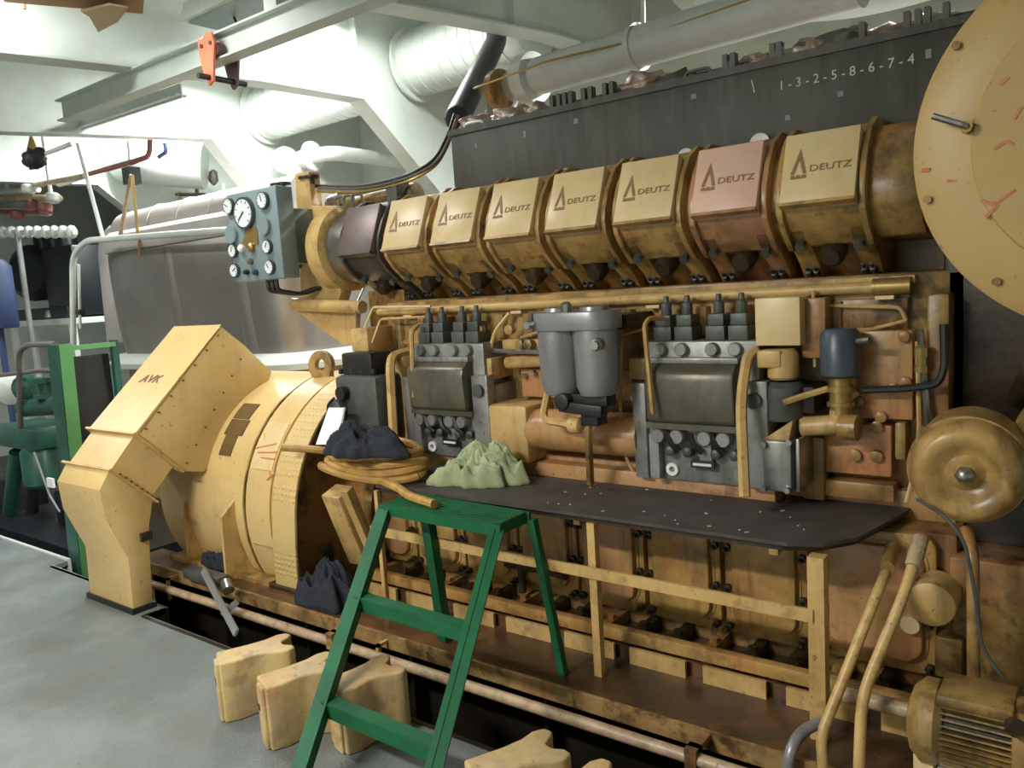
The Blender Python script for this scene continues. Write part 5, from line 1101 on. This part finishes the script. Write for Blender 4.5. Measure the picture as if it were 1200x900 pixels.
MB().lathe([(0.09, 0), (0.13, 0.02), (0.13, 0.22), (0.11, 0.22), (0.11, 0.26), (0.13, 0.26), (0.13, 0.42), (0.09, 0.45)], at(-10, 455, y=2.75), (1, 0, 0), 20).build('white_drum', 'whitepipe', t)
MB().lathe([(0.11, 0), (0.11, 0.22), (0.07, 0.26)], at(30, 454, y=2.75), (1, 0, 0), 18).build('motor', 'green_dk', t)
MB().tube([at(24, 510, y=2.62), at(22, 412, y=2.62), at(32, 404, y=2.62), at(66, 403, y=2.62)], 0.022, 8, bend=0.1).build('bent_rail', 'pipe_dark', t)
MB().tube([at(0, 440, y=2.64), at(48, 434, y=2.64), at(62, 434, y=2.64)], 0.018, 8).build('rod', 'pipe_dark', t)
MB().lathe([(0.10, 0), (0.13, 0.03), (0.13, 0.3), (0.08, 0.36)], at(50, 570, y=2.7), (0, 0, 1), 18).build('vertical_body', 'green_dk', t)
MB().cyl(at(12, 600, y=2.7), at(20, 530, y=2.7), 0.06, 14).build('column', 'green_dk', t)
MB().cyl(at(38, 600, y=2.75), at(38, 530, y=2.75), 0.05, 14).build('column', 'dkmach', t)
MB().tube([at(40, 530, y=2.58), at(58, 580, y=2.55), at(70, 600, y=2.55)], 0.008, 6).build('thin_line', 'silver', t)
gbox((54, 560), (62, 572), 2.55, 2.57, 'tag_plate', 'label', 0)
gbox((-20, 560), (8, 640), 2.7, 3.1, 'bedplate_box', 'dkmach')
MB().box(-8.6, -5.5, 2.5, 3.3, -0.25, -0.12).build('bedplate', 'dkmach', t)
gbox((62, 575), (82, 640), 2.8, 3.1, 'motor_base', 'dkmach')
# bay piping on the hull between the frames
t = thing('hull_pipes', 'thin grey vertical pipes with a valve on the hull behind the silencer', 'pipes', tuple(at(235, 275, y=5.6)))
for (px, y0, y1, r, mt) in ((229, 190, 280, .025, 'pipe_dark'), (210, 225, 275, .022, 'pitpipe'), (262, 215, 270, .02, 'whitepipe')):
    MB().cyl(at(px, y0, y=5.6), at(px + 5, y1, y=5.6), r, 8).build('pipe_run', mt, t)
MB().tube([at(207, 228, y=5.6), at(225, 228, y=5.6), at(240, 228, y=5.6)], 0.022, 8).build('pipe_run', 'pipe_dark', t)
lump('valve', at(250, 208, y=5.55), (0.06, 0.05, 0.09), 'pipe_dark', 31, t, 0.3)
MB().cyl(at(195, 245, y=5.6), V((at(195, 245, y=5.6).x, 6.59, at(195, 245, y=5.6).z)), 0.02).build('wall_bracket', 'pipe_dark', t)
# large grey duct low behind the far frame
t = thing('crossover_duct', 'wide white duct crossing below the far deck girder', 'duct', tuple(at(170, 215, y=5.0)))
MB().tube([at(64, 186, y=5.0), at(180, 190, y=5.0), at(240, 195, y=5.4)], 0.26, 22, bend=0.3).build('duct_run', 'white', t)
ca, cb = at(64, 186, y=5.0), at(180, 190, y=5.0); cd = (cb - ca).normalized(); cc = ca + cd * ((-9.29 - ca.x) / cd.x)
MB().ring([(0.255, 0), (0.31, 0), (0.31, 0.03), (0.255, 0.03)], cc, cd, 28).build('collar', 'white', t)

for o in bpy.data.objects:
    if '_o' in o: del o['_o']
